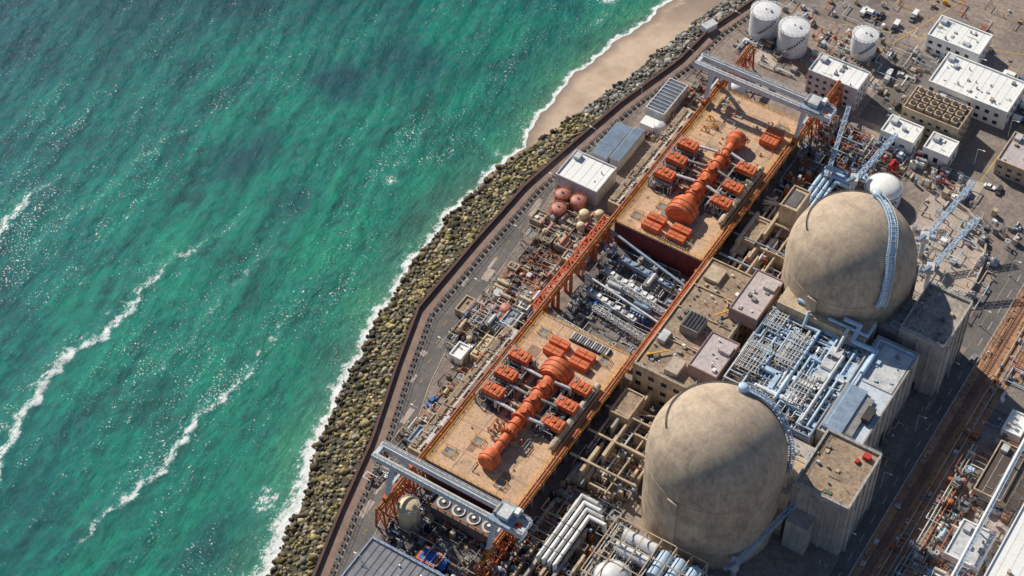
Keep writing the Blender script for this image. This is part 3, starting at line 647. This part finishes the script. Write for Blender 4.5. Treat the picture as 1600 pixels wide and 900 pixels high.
for (xx,yy,sx,sy) in ((98,2,8,14),(108,12,7,16),(97,20,6,8),(118,-2,7,14)):
    for zz in (22,24.2):
        for k in range(int(sx/1.2)+1): b.beam((xx-sx/2+k*1.2,yy-sy/2,zz),(xx-sx/2+k*1.2,yy+sy/2,zz),.2,BEI if zz<23 else LBG)
        for k in range(int(sy/2.5)+1): b.beam((xx-sx/2,yy-sy/2+k*2.5,zz),(xx+sx/2,yy-sy/2+k*2.5,zz),.22,LBG)
    for a in (-1,1):
        for c_ in (-1,0,1): b.beam((xx+a*sx/2,yy+c_*sy/2,18.5),(xx+a*sx/2,yy+c_*sy/2,24.3),.35,BEI)
b.obj('pipe_rack')
b=B()
b.pipe([(112,-10,19),(112,-10,23),(112,24,23),(106,24,23),(106,27,27.5)],.6,BLU,12)
b.pipe([(114.5,-2,19),(114.5,-2,23.2),(114.5,12,23.2),(119,12,23.2),(119,25,23.2)],.5,BLU,12)
b.pipe([(124,-14,19),(124,-14,23.4),(124,18,23.4),(121,18,23.4),(121,27,27.5)],.65,LBG,12)
b.pipe([(126.5,-14,19),(126.5,-14,22.4),(126.5,24,22.4)],.5,BLU,12)
b.pipe([(118,30,28),(124,30,28),(124,25,25),(133,25,25),(133,14,25)],.9,BLU,12);b.pipe([(100,30,27),(110,30,27),(110,34,27)],.7,BLU,12);b.pipe([(113,28,27),(128,28,27),(128,34,27)],.6,BLU,12)
for yy in (4,10,16): b.box(119,123.5,yy,yy+4.5,19,22.5+R.uniform(0,1.2),R.choice([BLU,LBG]));b.box(119.3,123.2,yy+.3,yy+4.2,23.7,24.0,LBG)
b.obj('ventilation_duct')
b=B();shell(b,130.1,146,-14.8,33,-.05,24,CONC,mat('shade_blue_roofing',(.55,.61,.70),.8,.12,.2,grime=.4),.6,.5);b.box(130.8,138,-13,8,23.5,24.9,BLG);b.box(134,145,12,30,23.45,23.9,LBG);b.box(139,141.5,-12,6,23.45,24.6,GRY)  # white roof with the dome's blue shade mixed into its colour
b.box(141,144,-4,2,23.5,26,DRK);b.pipe([(132,-12,24.6),(132,31,24.6),(144,31,24.6)],.35,BLU);roofstuff(b,131,145,-14,32,23.5,30,[BLU,BLG,LBG,GRY])
for yy in np.arange(-12,32,5.5): b.box(146,146.5,yy,yy+.8,0,22,CONC)
b.box(146.02,146.1,6,12,0,6,DRK);b.box(146,149.5,-14,0,-.05,9,CONC);b.obj('radwaste_building')

# trenches between turbine hall and containment
def trench(y0,y1):
    b=B();L=y1-y0
    for k in range(16):
        xx=R.choice((62.5,66,69.5,73,77,81,84));ya=y0+R.uniform(0,L*.7);b.box(xx,xx+R.uniform(.6,1.2),ya,ya+R.uniform(6,18),-.05,R.uniform(3.5,10),R.choice([BEI,BEI,CONC]))
    for k in range(7):
        xa=R.choice((63.4,67,70,74));ya=y0+R.uniform(0,L*.85);b.box(xa,xa+R.uniform(4,12),ya,ya+.7,1,R.uniform(4,8),BEI)
    for k in range(4):
        xa=R.uniform(63,78);ya=y0+R.uniform(0,L*.8);s=R.uniform(3,6);b.box(xa,xa+s,ya,ya+s*1.3,0,R.uniform(3,7),R.choice([CONC,BEI,BRN]))
    for k in range(5): skid(b,R.uniform(65,82),R.uniform(y0+3,y1-3),.2,5,[GRY,LBG,BLG,BEI])
    clutter(b,62,85,y0,y1,.2,190,[GRY,LBG,BLG,BEI,DRK,RUST,DCONC],.5,2.6,6)
    for k in range(4): b.pipe([(64+k*4.6,y0+R.uniform(0,8),5+k*.5),(64+k*4.6,y1-R.uniform(3,14),5+k*.5),(61,y1-R.uniform(3,14),5+k*.5)],R.uniform(.25,.5),R.choice([LBG,BLG,BEI]),8)
    for k in range(3): b.pipe([(60,y0+8+k*12,9),(86,y0+8+k*12,9)],R.uniform(.3,.6),R.choice([BLG,BEI]),8)
    b.obj('pipe_trench')
trench(41,92);trench(-66,-20)
b=B();shell(b,71,78,75,87,-.05,18,BEI,BEI,.8);b.box(72.5,76.5,77,85,17.2,17.6,DCONC);b.obj('stair_tower')
b=B();shell(b,63,69,60,72,-.05,9,BEI,BRN);shell(b,62.5,70,-36,-24,-.05,10,BEI,BRN);b.obj('switchgear_room')
for base,y0,y1,xx0 in (('s',-98,-70,72),('n',84,112,74)):
    b=B()
    for k in range(4):
        x0=xx0+k*2.1;b.pipe([(x0,y0,1),(x0,y0,7.5),(x0,y1-k*2,7.5),(x0+6,y1-k*2,7.5),(x0+6,y1-k*2,2)],.75,(WHT if k%2 else LBG) if base=='s' else BLU,12)
        for yy in np.arange(y0+4,y1-8,5.5): b.cyl((x0,yy,7.5),(x0,yy+.3,7.5),.92,GRY,12)
    for yy in np.arange(y0+3,y1-6,6):
        b.beam((xx0-1.5,yy,6.3),(xx0+8,yy,6.3),.5,GRY)
        for a in (-1.5,8): b.beam((xx0+a,yy,0),(xx0+a,yy,6.3),.4,GRY)
    b.obj('steam_pipes')
b=B();clutter(b,62,90,-120,-66,0,300,[GRY,LBG,BLG,BEI,DRK,DCONC,RUST,DRK],.5,3,5)
for k in range(6): b.box(63+k*4,64+k*4,-112,-72-R.uniform(0,20),0,3+R.uniform(0,3),BEI if k%2 else CONC)
b.obj('pump_area_equipment')
b=B();clutter(b,60,92,92,140,0,280,[GRY,LBG,BLU,BLG,BEI,DRK,RUST],.5,2.8,6);b.obj('pump_area_equipment')
b=B();shell(b,88,122,-100,-73,-.05,5,BEI,DCONC,1.2);
for yy in (-82,-76.5): b.cyl((92,yy,9),(104,yy,9),2.3,TANKW,20)
for xx in (108,113.5,119): b.cyl((xx,-86,9),(xx,-76,9),2.3,BLU,20)
for xx in np.arange(88,123,5.6):
    for yy in (-98,-90,-82,-74): b.beam((xx,yy,0),(xx,yy,13),.4,BEI)
    b.beam((xx,-98,13),(xx,-74,13),.35,BEI);b.beam((xx,-98,9),(xx,-74,9),.3,LBG)
for yy in (-98,-90,-82,-74): b.beam((88,yy,13),(122,yy,13),.35,BEI)
clutter(b,89,121,-99,-74,5,150,[LBG,BLU,GRY,BEI,DRK],.5,2,5);b.obj('heat_exchanger_rack')
b=B();b.cyl((97,-93,0),(97,-93,9),6.2,TANKW,32);b.cap((97,-93,9),6.2,4.5,TANKW,32,7);b.rail([(97+6.3*math.cos(a),-93+6.3*math.sin(a),9) for a in np.linspace(0,6.283,17)],LBG);b.obj('dome_roof_tank')
for (xx,yy,h,L,dx,dy) in ((128,-66,6,30,.3,.95),(122,95,10,26,.25,.97),(130,82,10,24,.3,.95),(76,108,8,26,-.2,.98),(88,104,14,22,.3,.9)):
    b=B();b.lattice((xx,yy,h),(xx+dx*L,yy+dy*L,h+12),1.5,1.5,BLU,.2);b.cyl((xx,yy,0),(xx,yy,h),1,LBG,10);b.cb(xx,yy,h,3,4,2.4,LBG,.3);b.beam((xx,yy,h+2),(xx-dx*5,yy-dy*5,h+3),1.2,BLG);b.obj('lattice_boom_crane')

# ---------------------------------------------------------------- seaward yard
building('white_warehouse',-13,5.5,52,67.5,8,LBG,WHT,0,2)
b=B();b.box(-8.5,-1.6,72,92,-.05,4.8,LBG);b.box(-.9,3.6,73,93,-.05,5.2,LBG)
for k in range(11):b.box(-8.4+.62*k,-8.0+.62*k,72.2,91.8,4.8,4.98,BLG)
for k in range(7):b.box(-.7+.62*k,-.3+.62*k,73.2,92.8,5.2,5.38,BLG)
b.obj('ribbed_roof_shed')
b=B();shell(b,-2.5,6,104,124,-.05,6,LBG,DCONC,.4)
for k in range(9):b.box(-2,5.5,105.5+2*k,106.1+2*k,5.65,5.95,BLG)
b.obj('grey_roof_shed')
b=B();b.box(-1,5,97,102,0,4,WHT);b.cyl((7,99,0),(7,99,5),2.4,LBG,18);b.cap((7,99,5),2.4,.9,LBG,18,3);b.obj('pump_house')
for (x0,y0) in ((-6.5,46.5),(.3,47),(-4,39.5)):
    b=B();b.cyl((x0,y0,0),(x0,y0,5),3.1,PNK,24);b.cap((x0,y0,5),3.1,1.3,PNK,24,4);b.cyl((x0,y0,6.2),(x0,y0,6.9),.4,GRY,8)
    b.rail([(x0+3.1*math.cos(a),y0+3.1*math.sin(a),5) for a in np.linspace(0,6.283,11)],RUST);b.pipe([(x0+3.4,y0,0),(x0+3.4,y0,4),(x0,y0,6)],.15,GRY);b.obj('faded_red_tank')
for (y0,y1) in ((52,112),(-84,-20)):
    b=B();b.box(10.5,17.2,y0,y1,-.05,6.2,BEI);b.box(11,13,y0+1,y1-1,6.2,6.8,BRN);b.box(14.5,15,y0+1,y1-1,6.2,7,LBG)
    for yy in np.arange(y0+2,y1-2,4): b.box(10.3,17.4,yy,yy+.4,6.2,6.6,CONC)
    for yy in np.arange(y0+4,y1-5,9): b.box(15.2,17,yy,yy+5,6.2,7.6,R.choice([BEI,BRN,DCONC,LBG]))
    clutter(b,11,17,y0+2,y1-2,6.6,60,[BEI,GRY,BRN,LBG],.3,1.3,.9);b.obj('intake_gallery')
PALJ=[RUST,BEI,GRY,DRK,BRN,LBG,CONC,BEI,DCONC,CRM,GRY]
b=B();clutter(b,-7,17,24,46,0,150,PALJ+[PNK],.6,4,4.5)
for (x0,y0) in ((3,34),(9,40),(12,31),(-2,30),(6,27)): skid(b,x0,y0,0,5,[CRM,BEI,GRY,PNK])
for (x0,y0,r) in ((6,42,2),(11,45,1.8),(8,36,1.6)): b.cyl((x0,y0,0),(x0,y0,6),r,CRM,18);b.cap((x0,y0,6),r,.8,CRM,18,3)
b.obj('condensate_yard_equipment')
b=B();clutter(b,-5,9,-4,24,0,170,[RUST,RUST,BEI,DRK,GRY,BRN,LBG,DCONC],.4,2.2,2)
for k in range(24): b.beam((R.uniform(-6,8),R.uniform(2,22),.6),(R.uniform(-6,8),R.uniform(2,22),1.2),.35,R.choice([RUST,ORG,BRN,GRY]))
b.obj('scrap_steel_pile')
b=B();b.add([(7,2,.06),(16.5,2,.06),(16.5,28,.06),(11,27,.06),(1,10,.06),(2,2,.06)],[(0,1,2,3,4,5)],PAD);b.obj('concrete_pad')
b=B();clutter(b,-6,17,-38,0,0,170,PALJ+[LBG,BLG,WHT],.6,4,4.5)
for (x0,y0) in ((2,-8),(9,-5),(-2,-3),(4,-20),(11,-24),(-4,-27),(12,-2)): skid(b,x0,y0,0,5.5,[BEI,GRY,LBG,RUST,CRM])
b.cyl((5,-12,0),(5,-12,4),2.3,PNK,18);b.cap((5,-12,4),2.3,1,PNK,18,3);b.cyl((-1,-8,0),(-1,-8,5),1.8,LBG,18);b.cyl((8,-12,2),(8,-18,2),1.5,CRM,16)
b.obj('switchyard_equipment')
for (x0,x1,y0,y1,h,wl,rf) in ((-1,4,-41,-34,4,WHT,WHT),(5.5,9,-37,-26,4,CRM,CRM),(6.5,12,-19,-11,4.5,LBG,BLG),(-11,-7,-22,-14,3.4,BEI,BRN),(-3,1,-18,-12,4,CONC,PAD),(8,15,-81,-73,5,BLG,BLG),(-6,-2,6,9,3,BEI,BEI),(9,13,20,25,3.5,BEI,LBG),(-11,-6,30,36,4,BRN,BEI),(8,12,-9,-5,4,WHT,LBG)):
    building('equipment_shed',x0,x1,y0,y1,h,wl,rf,0,2)
b=B();clutter(b,2,17,-100,-40,0,130,[BEI,GRY,DRK,BRN,CONC,LBG,WHT,RUST],.5,2.6,2.5);b.obj('yard_equipment')
b=B();clutter(b,2,18,92,150,0,120,[BEI,GRY,DRK,BRN,CONC,LBG,RUST],.5,2.6,2.5);b.obj('yard_equipment')
# south end
b=B();shell(b,21,54,-147,-120.5,-.05,6.5,BLG,mat('slate_roofing',(.20,.21,.25),.7,.25,.2,grime=.4),.5,.5)
for k in range(13):b.box(22+k*2.5,22.2+k*2.5,-146,-121.2,6.05,6.2,DCONC)
b.box(20.8,54.2,-120.5,-120.1,5.6,6.7,BLUE);b.rail([(21.2,-120.8,6.5),(53.8,-120.8,6.5)],LBG);roofstuff(b,22,53,-146,-122,6.1,12);b.obj('service_building')
b=B();b.cyl((26,-106,0),(26,-106,10.5),3.7,CRM,28);b.cap((26,-106,10.5),3.7,1.6,CRM,28,4);b.rail([(26+3.7*math.cos(a),-106+3.7*math.sin(a),10.5) for a in np.linspace(0,6.283,13)],LBG);b.pipe([(30,-106,0),(30,-106,10)],.2,LBG);b.obj('cream_storage_tank')
b=B()
for k in range(4):
    x0=34+k*6;b.cyl((x0,-97,0),(x0,-97,7.5),2.4,LBG,24);b.cyl((x0,-97,7.5),(x0,-97,7.7),1.7,DRK,24);b.cyl((x0,-97,7.7),(x0,-97,8.2),.6,WHT,10)
b.box(31,56,-100.5,-93.5,0,7,DCONC)
for k in range(9): b.beam((31+k*3,-100.6,0),(31+k*3,-100.6,9),.35,RUST)
b.beam((31,-100.6,9),(56,-100.6,9),.35,RUST);b.obj('condenser_fans')
b=B();b.box(36.5,43.5,-118,-112,.2,3.4,ORG);b.box(37.2,42.8,-117.4,-112.6,3.4,3.45,BLUE);b.box(44.5,46.5,-117,-112,0,2.4,BLUE);b.obj('open_blue_container')
b=B();clutter(b,22,62,-120,-92,0,190,[DRK,GRY,RUST,BEI,LBG,BLG,DRK],.5,2.8,4);b.obj('south_yard_equipment')
b=B();b.box(21,62,-120,-89,.02,.08,DCONC);b.obj('shade_dark_pad')  # dark sheet painting the shade over this yard

# ---------------------------------------------------------------- northern area
def tank(x,y,r,h,m=TANKW,name='storage_tank'):
    b=B();b.cyl((x,y,0),(x,y,h),r,m,40,cap=False);b.rev((x,y,h),[(r,0),(r+.15,.05),(r+.15,.25),(r,.3),(r*.5,.3+r*.09),(.01,.3+r*.14)],m,40)
    b.rail([(x+r*math.cos(a),y+r*math.sin(a),h+.3) for a in np.linspace(0,6.283,21)],LBG)
    for k in range(14):
        a=-2.2+k*.13;b.cb(x+(r+.6)*math.cos(a),y+(r+.6)*math.sin(a),h*k/14,1.1,.8,.15,GRY,a)
    for k in range(3): b.rev((x,y,h*(k+1)/4),[(r+.01,0),(r+.07,.05),(r+.01,.1)],m,40)
    b.cyl((x+r*.4,y,h+.4),(x+r*.4,y,h+1.4),.5,GRY,10);b.cyl((x,y,h+.5),(x,y,h+1.5),.3,GRY,8);b.obj(name)
tank(14.5,174,6.2,12);tank(29,171.5,6.4,12);tank(55,185,5.4,10,TANKW)
tank(97,114,7.2,6,TANKW,'dome_roof_tank');b=B();b.cap((97,114,6.5),7,3.6,WHT,32,7);b.obj('tank_dome_cover')
b=B();b.cyl((24,131,0),(24,131,9),3.8,TANKW,24);b.cap((24,131,9),3.8,2.6,WHT,24,6);b.obj('dome_roof_tank')
building('office_block',45,67,152,164,12,LBG,WHT,3,12,3.2)
building('white_utility_building',76,99,200,214,9,WHT,WHT,2,16)
building('white_workshop',88,122,174,194,10,WHT,WHT,2,26)
building('white_annex',93,106,165,173.8,7,LBG,WHT,1,4)
b=B();shell(b,86,110,153,167,-.05,12,BEI,BRN)
for i in range(6):
    for j in range(3): b.box(87.5+i*3.6,90.3+i*3.6,154.6+j*4.1,157.6+j*4.1,11.35,13,BEI);b.cyl((88.9+i*3.6,156.1+j*4.1,13),(88.9+i*3.6,156.1+j*4.1,13.3),1.1,DRK,12)
facade(b,86,110,153,167,0,11,3,3.5);b.obj('hvac_roof_building')
building('white_cube_building',83,97,140.5,151,8,WHT,WHT,1,3);building('white_cube_building',101,112,141,151,8,WHT,WHT,1,3)
building('pale_block_building',128,150,150,168,8,BEI,LIL,2,6);building('guard_building',174,186,100,110,6,WHT,WHT,1,3)
b=B();clutter(b,60,125,128,142,0,130,[GRY,LBG,BEI,BRN,BLG,RED,WHT],.5,3,4);b.obj('north_yard_equipment')
b=B();clutter(b,8,84,156,200,0,190,[GRY,LBG,BEI,BRN,WHT,DRK,CONC,RUST,BLU],.4,2.6,2.5);b.obj('north_yard_equipment')
b=B();clutter(b,30,180,198,262,0,110,[YEL,BRN,LBG,BEI,WHT,GRY,ORG],.4,2.6,2);b.obj('laydown_yard_equipment')
b=B();clutter(b,112,150,64,130,0,150,[LBG,BLU,WHT,GRY,BEI],.5,2.6,3.5);b.obj('east_yard_equipment')
b=B();pts=[(118,128),(128,125),(136,120),(141,112),(144,102),(145,92),(144,82),(141,70)]
for a,c_ in zip(pts,pts[1:]): b.beam((*a,1),(*c_,1),.7,PAD,2.2)
b.obj('retaining_wall')
b=B();b.add([(x,y,.035) for x,y in [(112,64),(141,64)]+pts[::-1]+[(112,128)]],[tuple(range(11))],PAD);b.obj('concrete_pad')
for (x0,y0) in ((20,158),(60,168),(120,135)):
    b=B();b.box(x0-2,x0+8,y0-2,y0+8,.03,.05,PAD);b.obj('concrete_pad')
b=B()
for (x0,y0,x1,y1) in ((40,196,120,222),(60,188,78,240),(110,198,160,215),(125,130,128,200)):
    b.beam((x0,y0,.03),(x1,y1,.03),.35,PYW,.02)
b.obj('yard_marking')
b=B()
for (x0,x1,y0,y1,m) in ((10,44,196,240,ASP2),(70,86,150,197,ASP),(112,127,128,196,ASP2),(128,154,176,230,DIRT),(150,154.5,64,176,ASP)): b.box(x0,x1,y0,y1,.01,.022,m)
b.obj('yard_paving')

# ---------------------------------------------------------------- east road and yards
b=B();b.box(154.8,160.5,-260,330,.02,.04,ASP);b.obj('perimeter_road')
b=B();b.box(160.5,171,-260,330,.015,.03,DIRT);b.obj('dirt_strip')
for xx in (160.6,171.2):
    b=B()
    for yy in np.arange(-230,300,3): b.beam((xx,yy,0),(xx,yy,2.6),.14,LBG)
    for zz in (.4,1.4,2.5): b.beam((xx,-230,zz),(xx,300,zz),.08,LBG)
    b.obj('security_fence')
b=B()
for xx in (164,165.5): b.box(xx,xx+.12,-230,300,.2,.36,RUST)
for yy in np.arange(-230,300,.9): b.box(163.4,166.2,yy,yy+.26,.05,.2,DCONC)
b.obj('railway_track')
b=B();clutter(b,161.5,163,-120,180,.05,60,[BEI,GRY,BRN,LBG,CONC],.4,1.4,1.2);clutter(b,167.5,170.5,-120,180,.05,110,[BEI,GRY,BRN,LBG,RUST],.4,1.8,1.6)
b.pipe([(168.6,-200,.8),(168.6,260,.8)],.3,BEI,6);b.obj('trackside_equipment')
b=B()
for yy in np.arange(-230,300,9): b.box(157.6,157.75,yy,yy+4,.045,.055,PWH)
b.obj('road_marking')
b=B();b.box(147,154.6,-230,35,.01,.03,ASP2);b.obj('service_lane')
b=B();b.box(171.5,200,-260,200,.012,.028,DIRT);b.box(174,184,-110,60,.03,.04,ASP2);b.box(186,199,-60,30,.03,.04,PAD);b.obj('east_yard_paving')
PALE=[BEI,GRY,LBG,RUST,BRN,DRK,BLU,WHT,PNK,BLG]
b=B();clutter(b,173,200,-110,20,0,430,PALE,.5,3.4,4)
for k in range(8): b.pipe([(173+k*1.3,-110,2.5),(173+k*1.3,R.uniform(-40,30),2.5)],R.uniform(.15,.35),R.choice([LBG,BEI,RUST,BLU]),6)
for yy in np.arange(-108,30,6): b.beam((172.5,yy,2.1),(183,yy,2.1),.3,GRY);b.beam((172.6,yy,0),(172.6,yy,2.1),.25,GRY);b.beam((183,yy,0),(183,yy,2.1),.25,GRY)
b.obj('pipe_yard_equipment')
DBR=mat('dark_brown_roofing',(.10,.075,.065),.9,.3,.2,grime=.3)
for (x0,x1,y0,y1,h,wl,rf) in ((182,194,4,28,6,BEI,DBR),(184,196,-24,-8,5,WHT,LBG),(186,197,-58,-42,5,BLG,LBG),(180,187,34,44,4,WHT,WHT),(199,220,-30,40,9,WHT,WHT),(176,181,-38,-30,3.5,BRN,BRN),(198,220,50,75,8,CONC,LIL)):
    building('yard_building',x0,x1,y0,y1,h,wl,rf,1,6)
b=B();b.lattice((191,-40,9),(189,50,9),1.4,1.4,BLU,.25)
for yy in (-38,-10,20,46): b.beam((190.2,yy,0),(190.2,yy,9),.5,LBG)
b.cyl((190.6,-40,9.9),(188.9,50,9.9),.5,WHT,8);b.obj('overhead_pipe_bridge')
b=B();clutter(b,172,200,20,190,0,190,PALE,.4,2.6,2.5);b.obj('yard_storage')
b=B();clutter(b,147,154,-140,60,0,40,[GRY,LBG,BEI],.4,1.4,2);b.obj('roadside_cabinets')
b=B();clutter(b,112,154,-150,-66,0,230,[GRY,LBG,BLG,BEI,DRK,BLU],.5,2.6,4);b.obj('southeast_yard_equipment')
b=B();clutter(b,56,112,-170,-100,0,280,[GRY,LBG,BLG,BEI,DRK],.5,3,4);b.obj('southeast_yard_equipment')

def lamp(x,y,dx):
    b=B();b.cyl((x,y,0),(x,y,9),.16,LBG,8,.1);b.beam((x,y,9),(x+dx*2.2,y,9.3),.14,LBG);b.cb(x+dx*2.4,y,9.2,1.0,.4,.2,WHT);b.cyl((x,y,0),(x,y,.5),.35,CONC,10);b.obj('street_lamp')
for yy in range(-120,220,28): lamp(154.2,yy,1)
for yy in range(-130,200,30): lamp(float(ev(RD)(yy))+.9,yy,-1)
for p in ((70,196),(100,198),(125,172),(84,170),(120,150)): lamp(p[0],p[1],1)
CP=[WHT,LBG,DRK,RED,BLUE,GRY,YEL]
def car(x,y,rot,m,truck=False):
    b=B();L=4.6 if not truck else 6.5
    b.cb(0,0,.35,L,1.85,.6,m)
    vs=[(-1.5,-.85,.95),(1.0,-.85,.95),(1.0,.85,.95),(-1.5,.85,.95),(-1.1,-.72,1.5),(.4,-.72,1.5),(.4,.72,1.5),(-1.1,.72,1.5)]
    if truck: vs=[(a+1.6,c_,z*1.15) for a,c_,z in vs]
    b.add(vs,[(4,5,6,7)],m);b.add(vs,[(0,1,5,4),(1,2,6,5),(2,3,7,6),(3,0,4,7)],GLS)
    if truck: b.cb(-1.4,0,.95,3.6,2.0,1.4,WHT)
    for a in (-L*.31,L*.31):
        for c_ in (-.93,.93): b.cyl((a,c_-.1,.33),(a,c_+.1,.33),.33,DRK,12)
    for c_ in (-.6,.6): b.cb(L/2,c_,.6,.06,.35,.18,WHT);b.cb(-L/2,c_,.6,.06,.3,.18,RED)
    o=b.obj('parked_truck' if truck else 'parked_car');o.location=(x,y,.03);o.rotation_euler=(0,0,rot)
for (x,y) in ((45,208),(48.5,208),(52,209),(60,206),(110,204),(114,204),(118,204),(126,190),(126,186),(126,182),(70,180),(75,181),(156.5,120),(158.8,60),(156.6,-84),(130,142),(134,142),(150,140),(64,216),(92,224),(140,206),(144,206),(4,-60)):
    car(x,y,R.choice((0,1.57,-1.57))+R.uniform(-.06,.06) if not 155<x<160 else 1.57,R.choice(CP),R.random()<.3)
b=B();b.cb(-5.5,163.5,0,6,3.2,3,WHT,1.2);b.cb(-5.5,163.5,3,6.4,3.6,.25,LBG,1.2);b.obj('guard_hut')
print(sum(len(o.data.polygons) for o in bpy.data.objects if o.type=='MESH'))
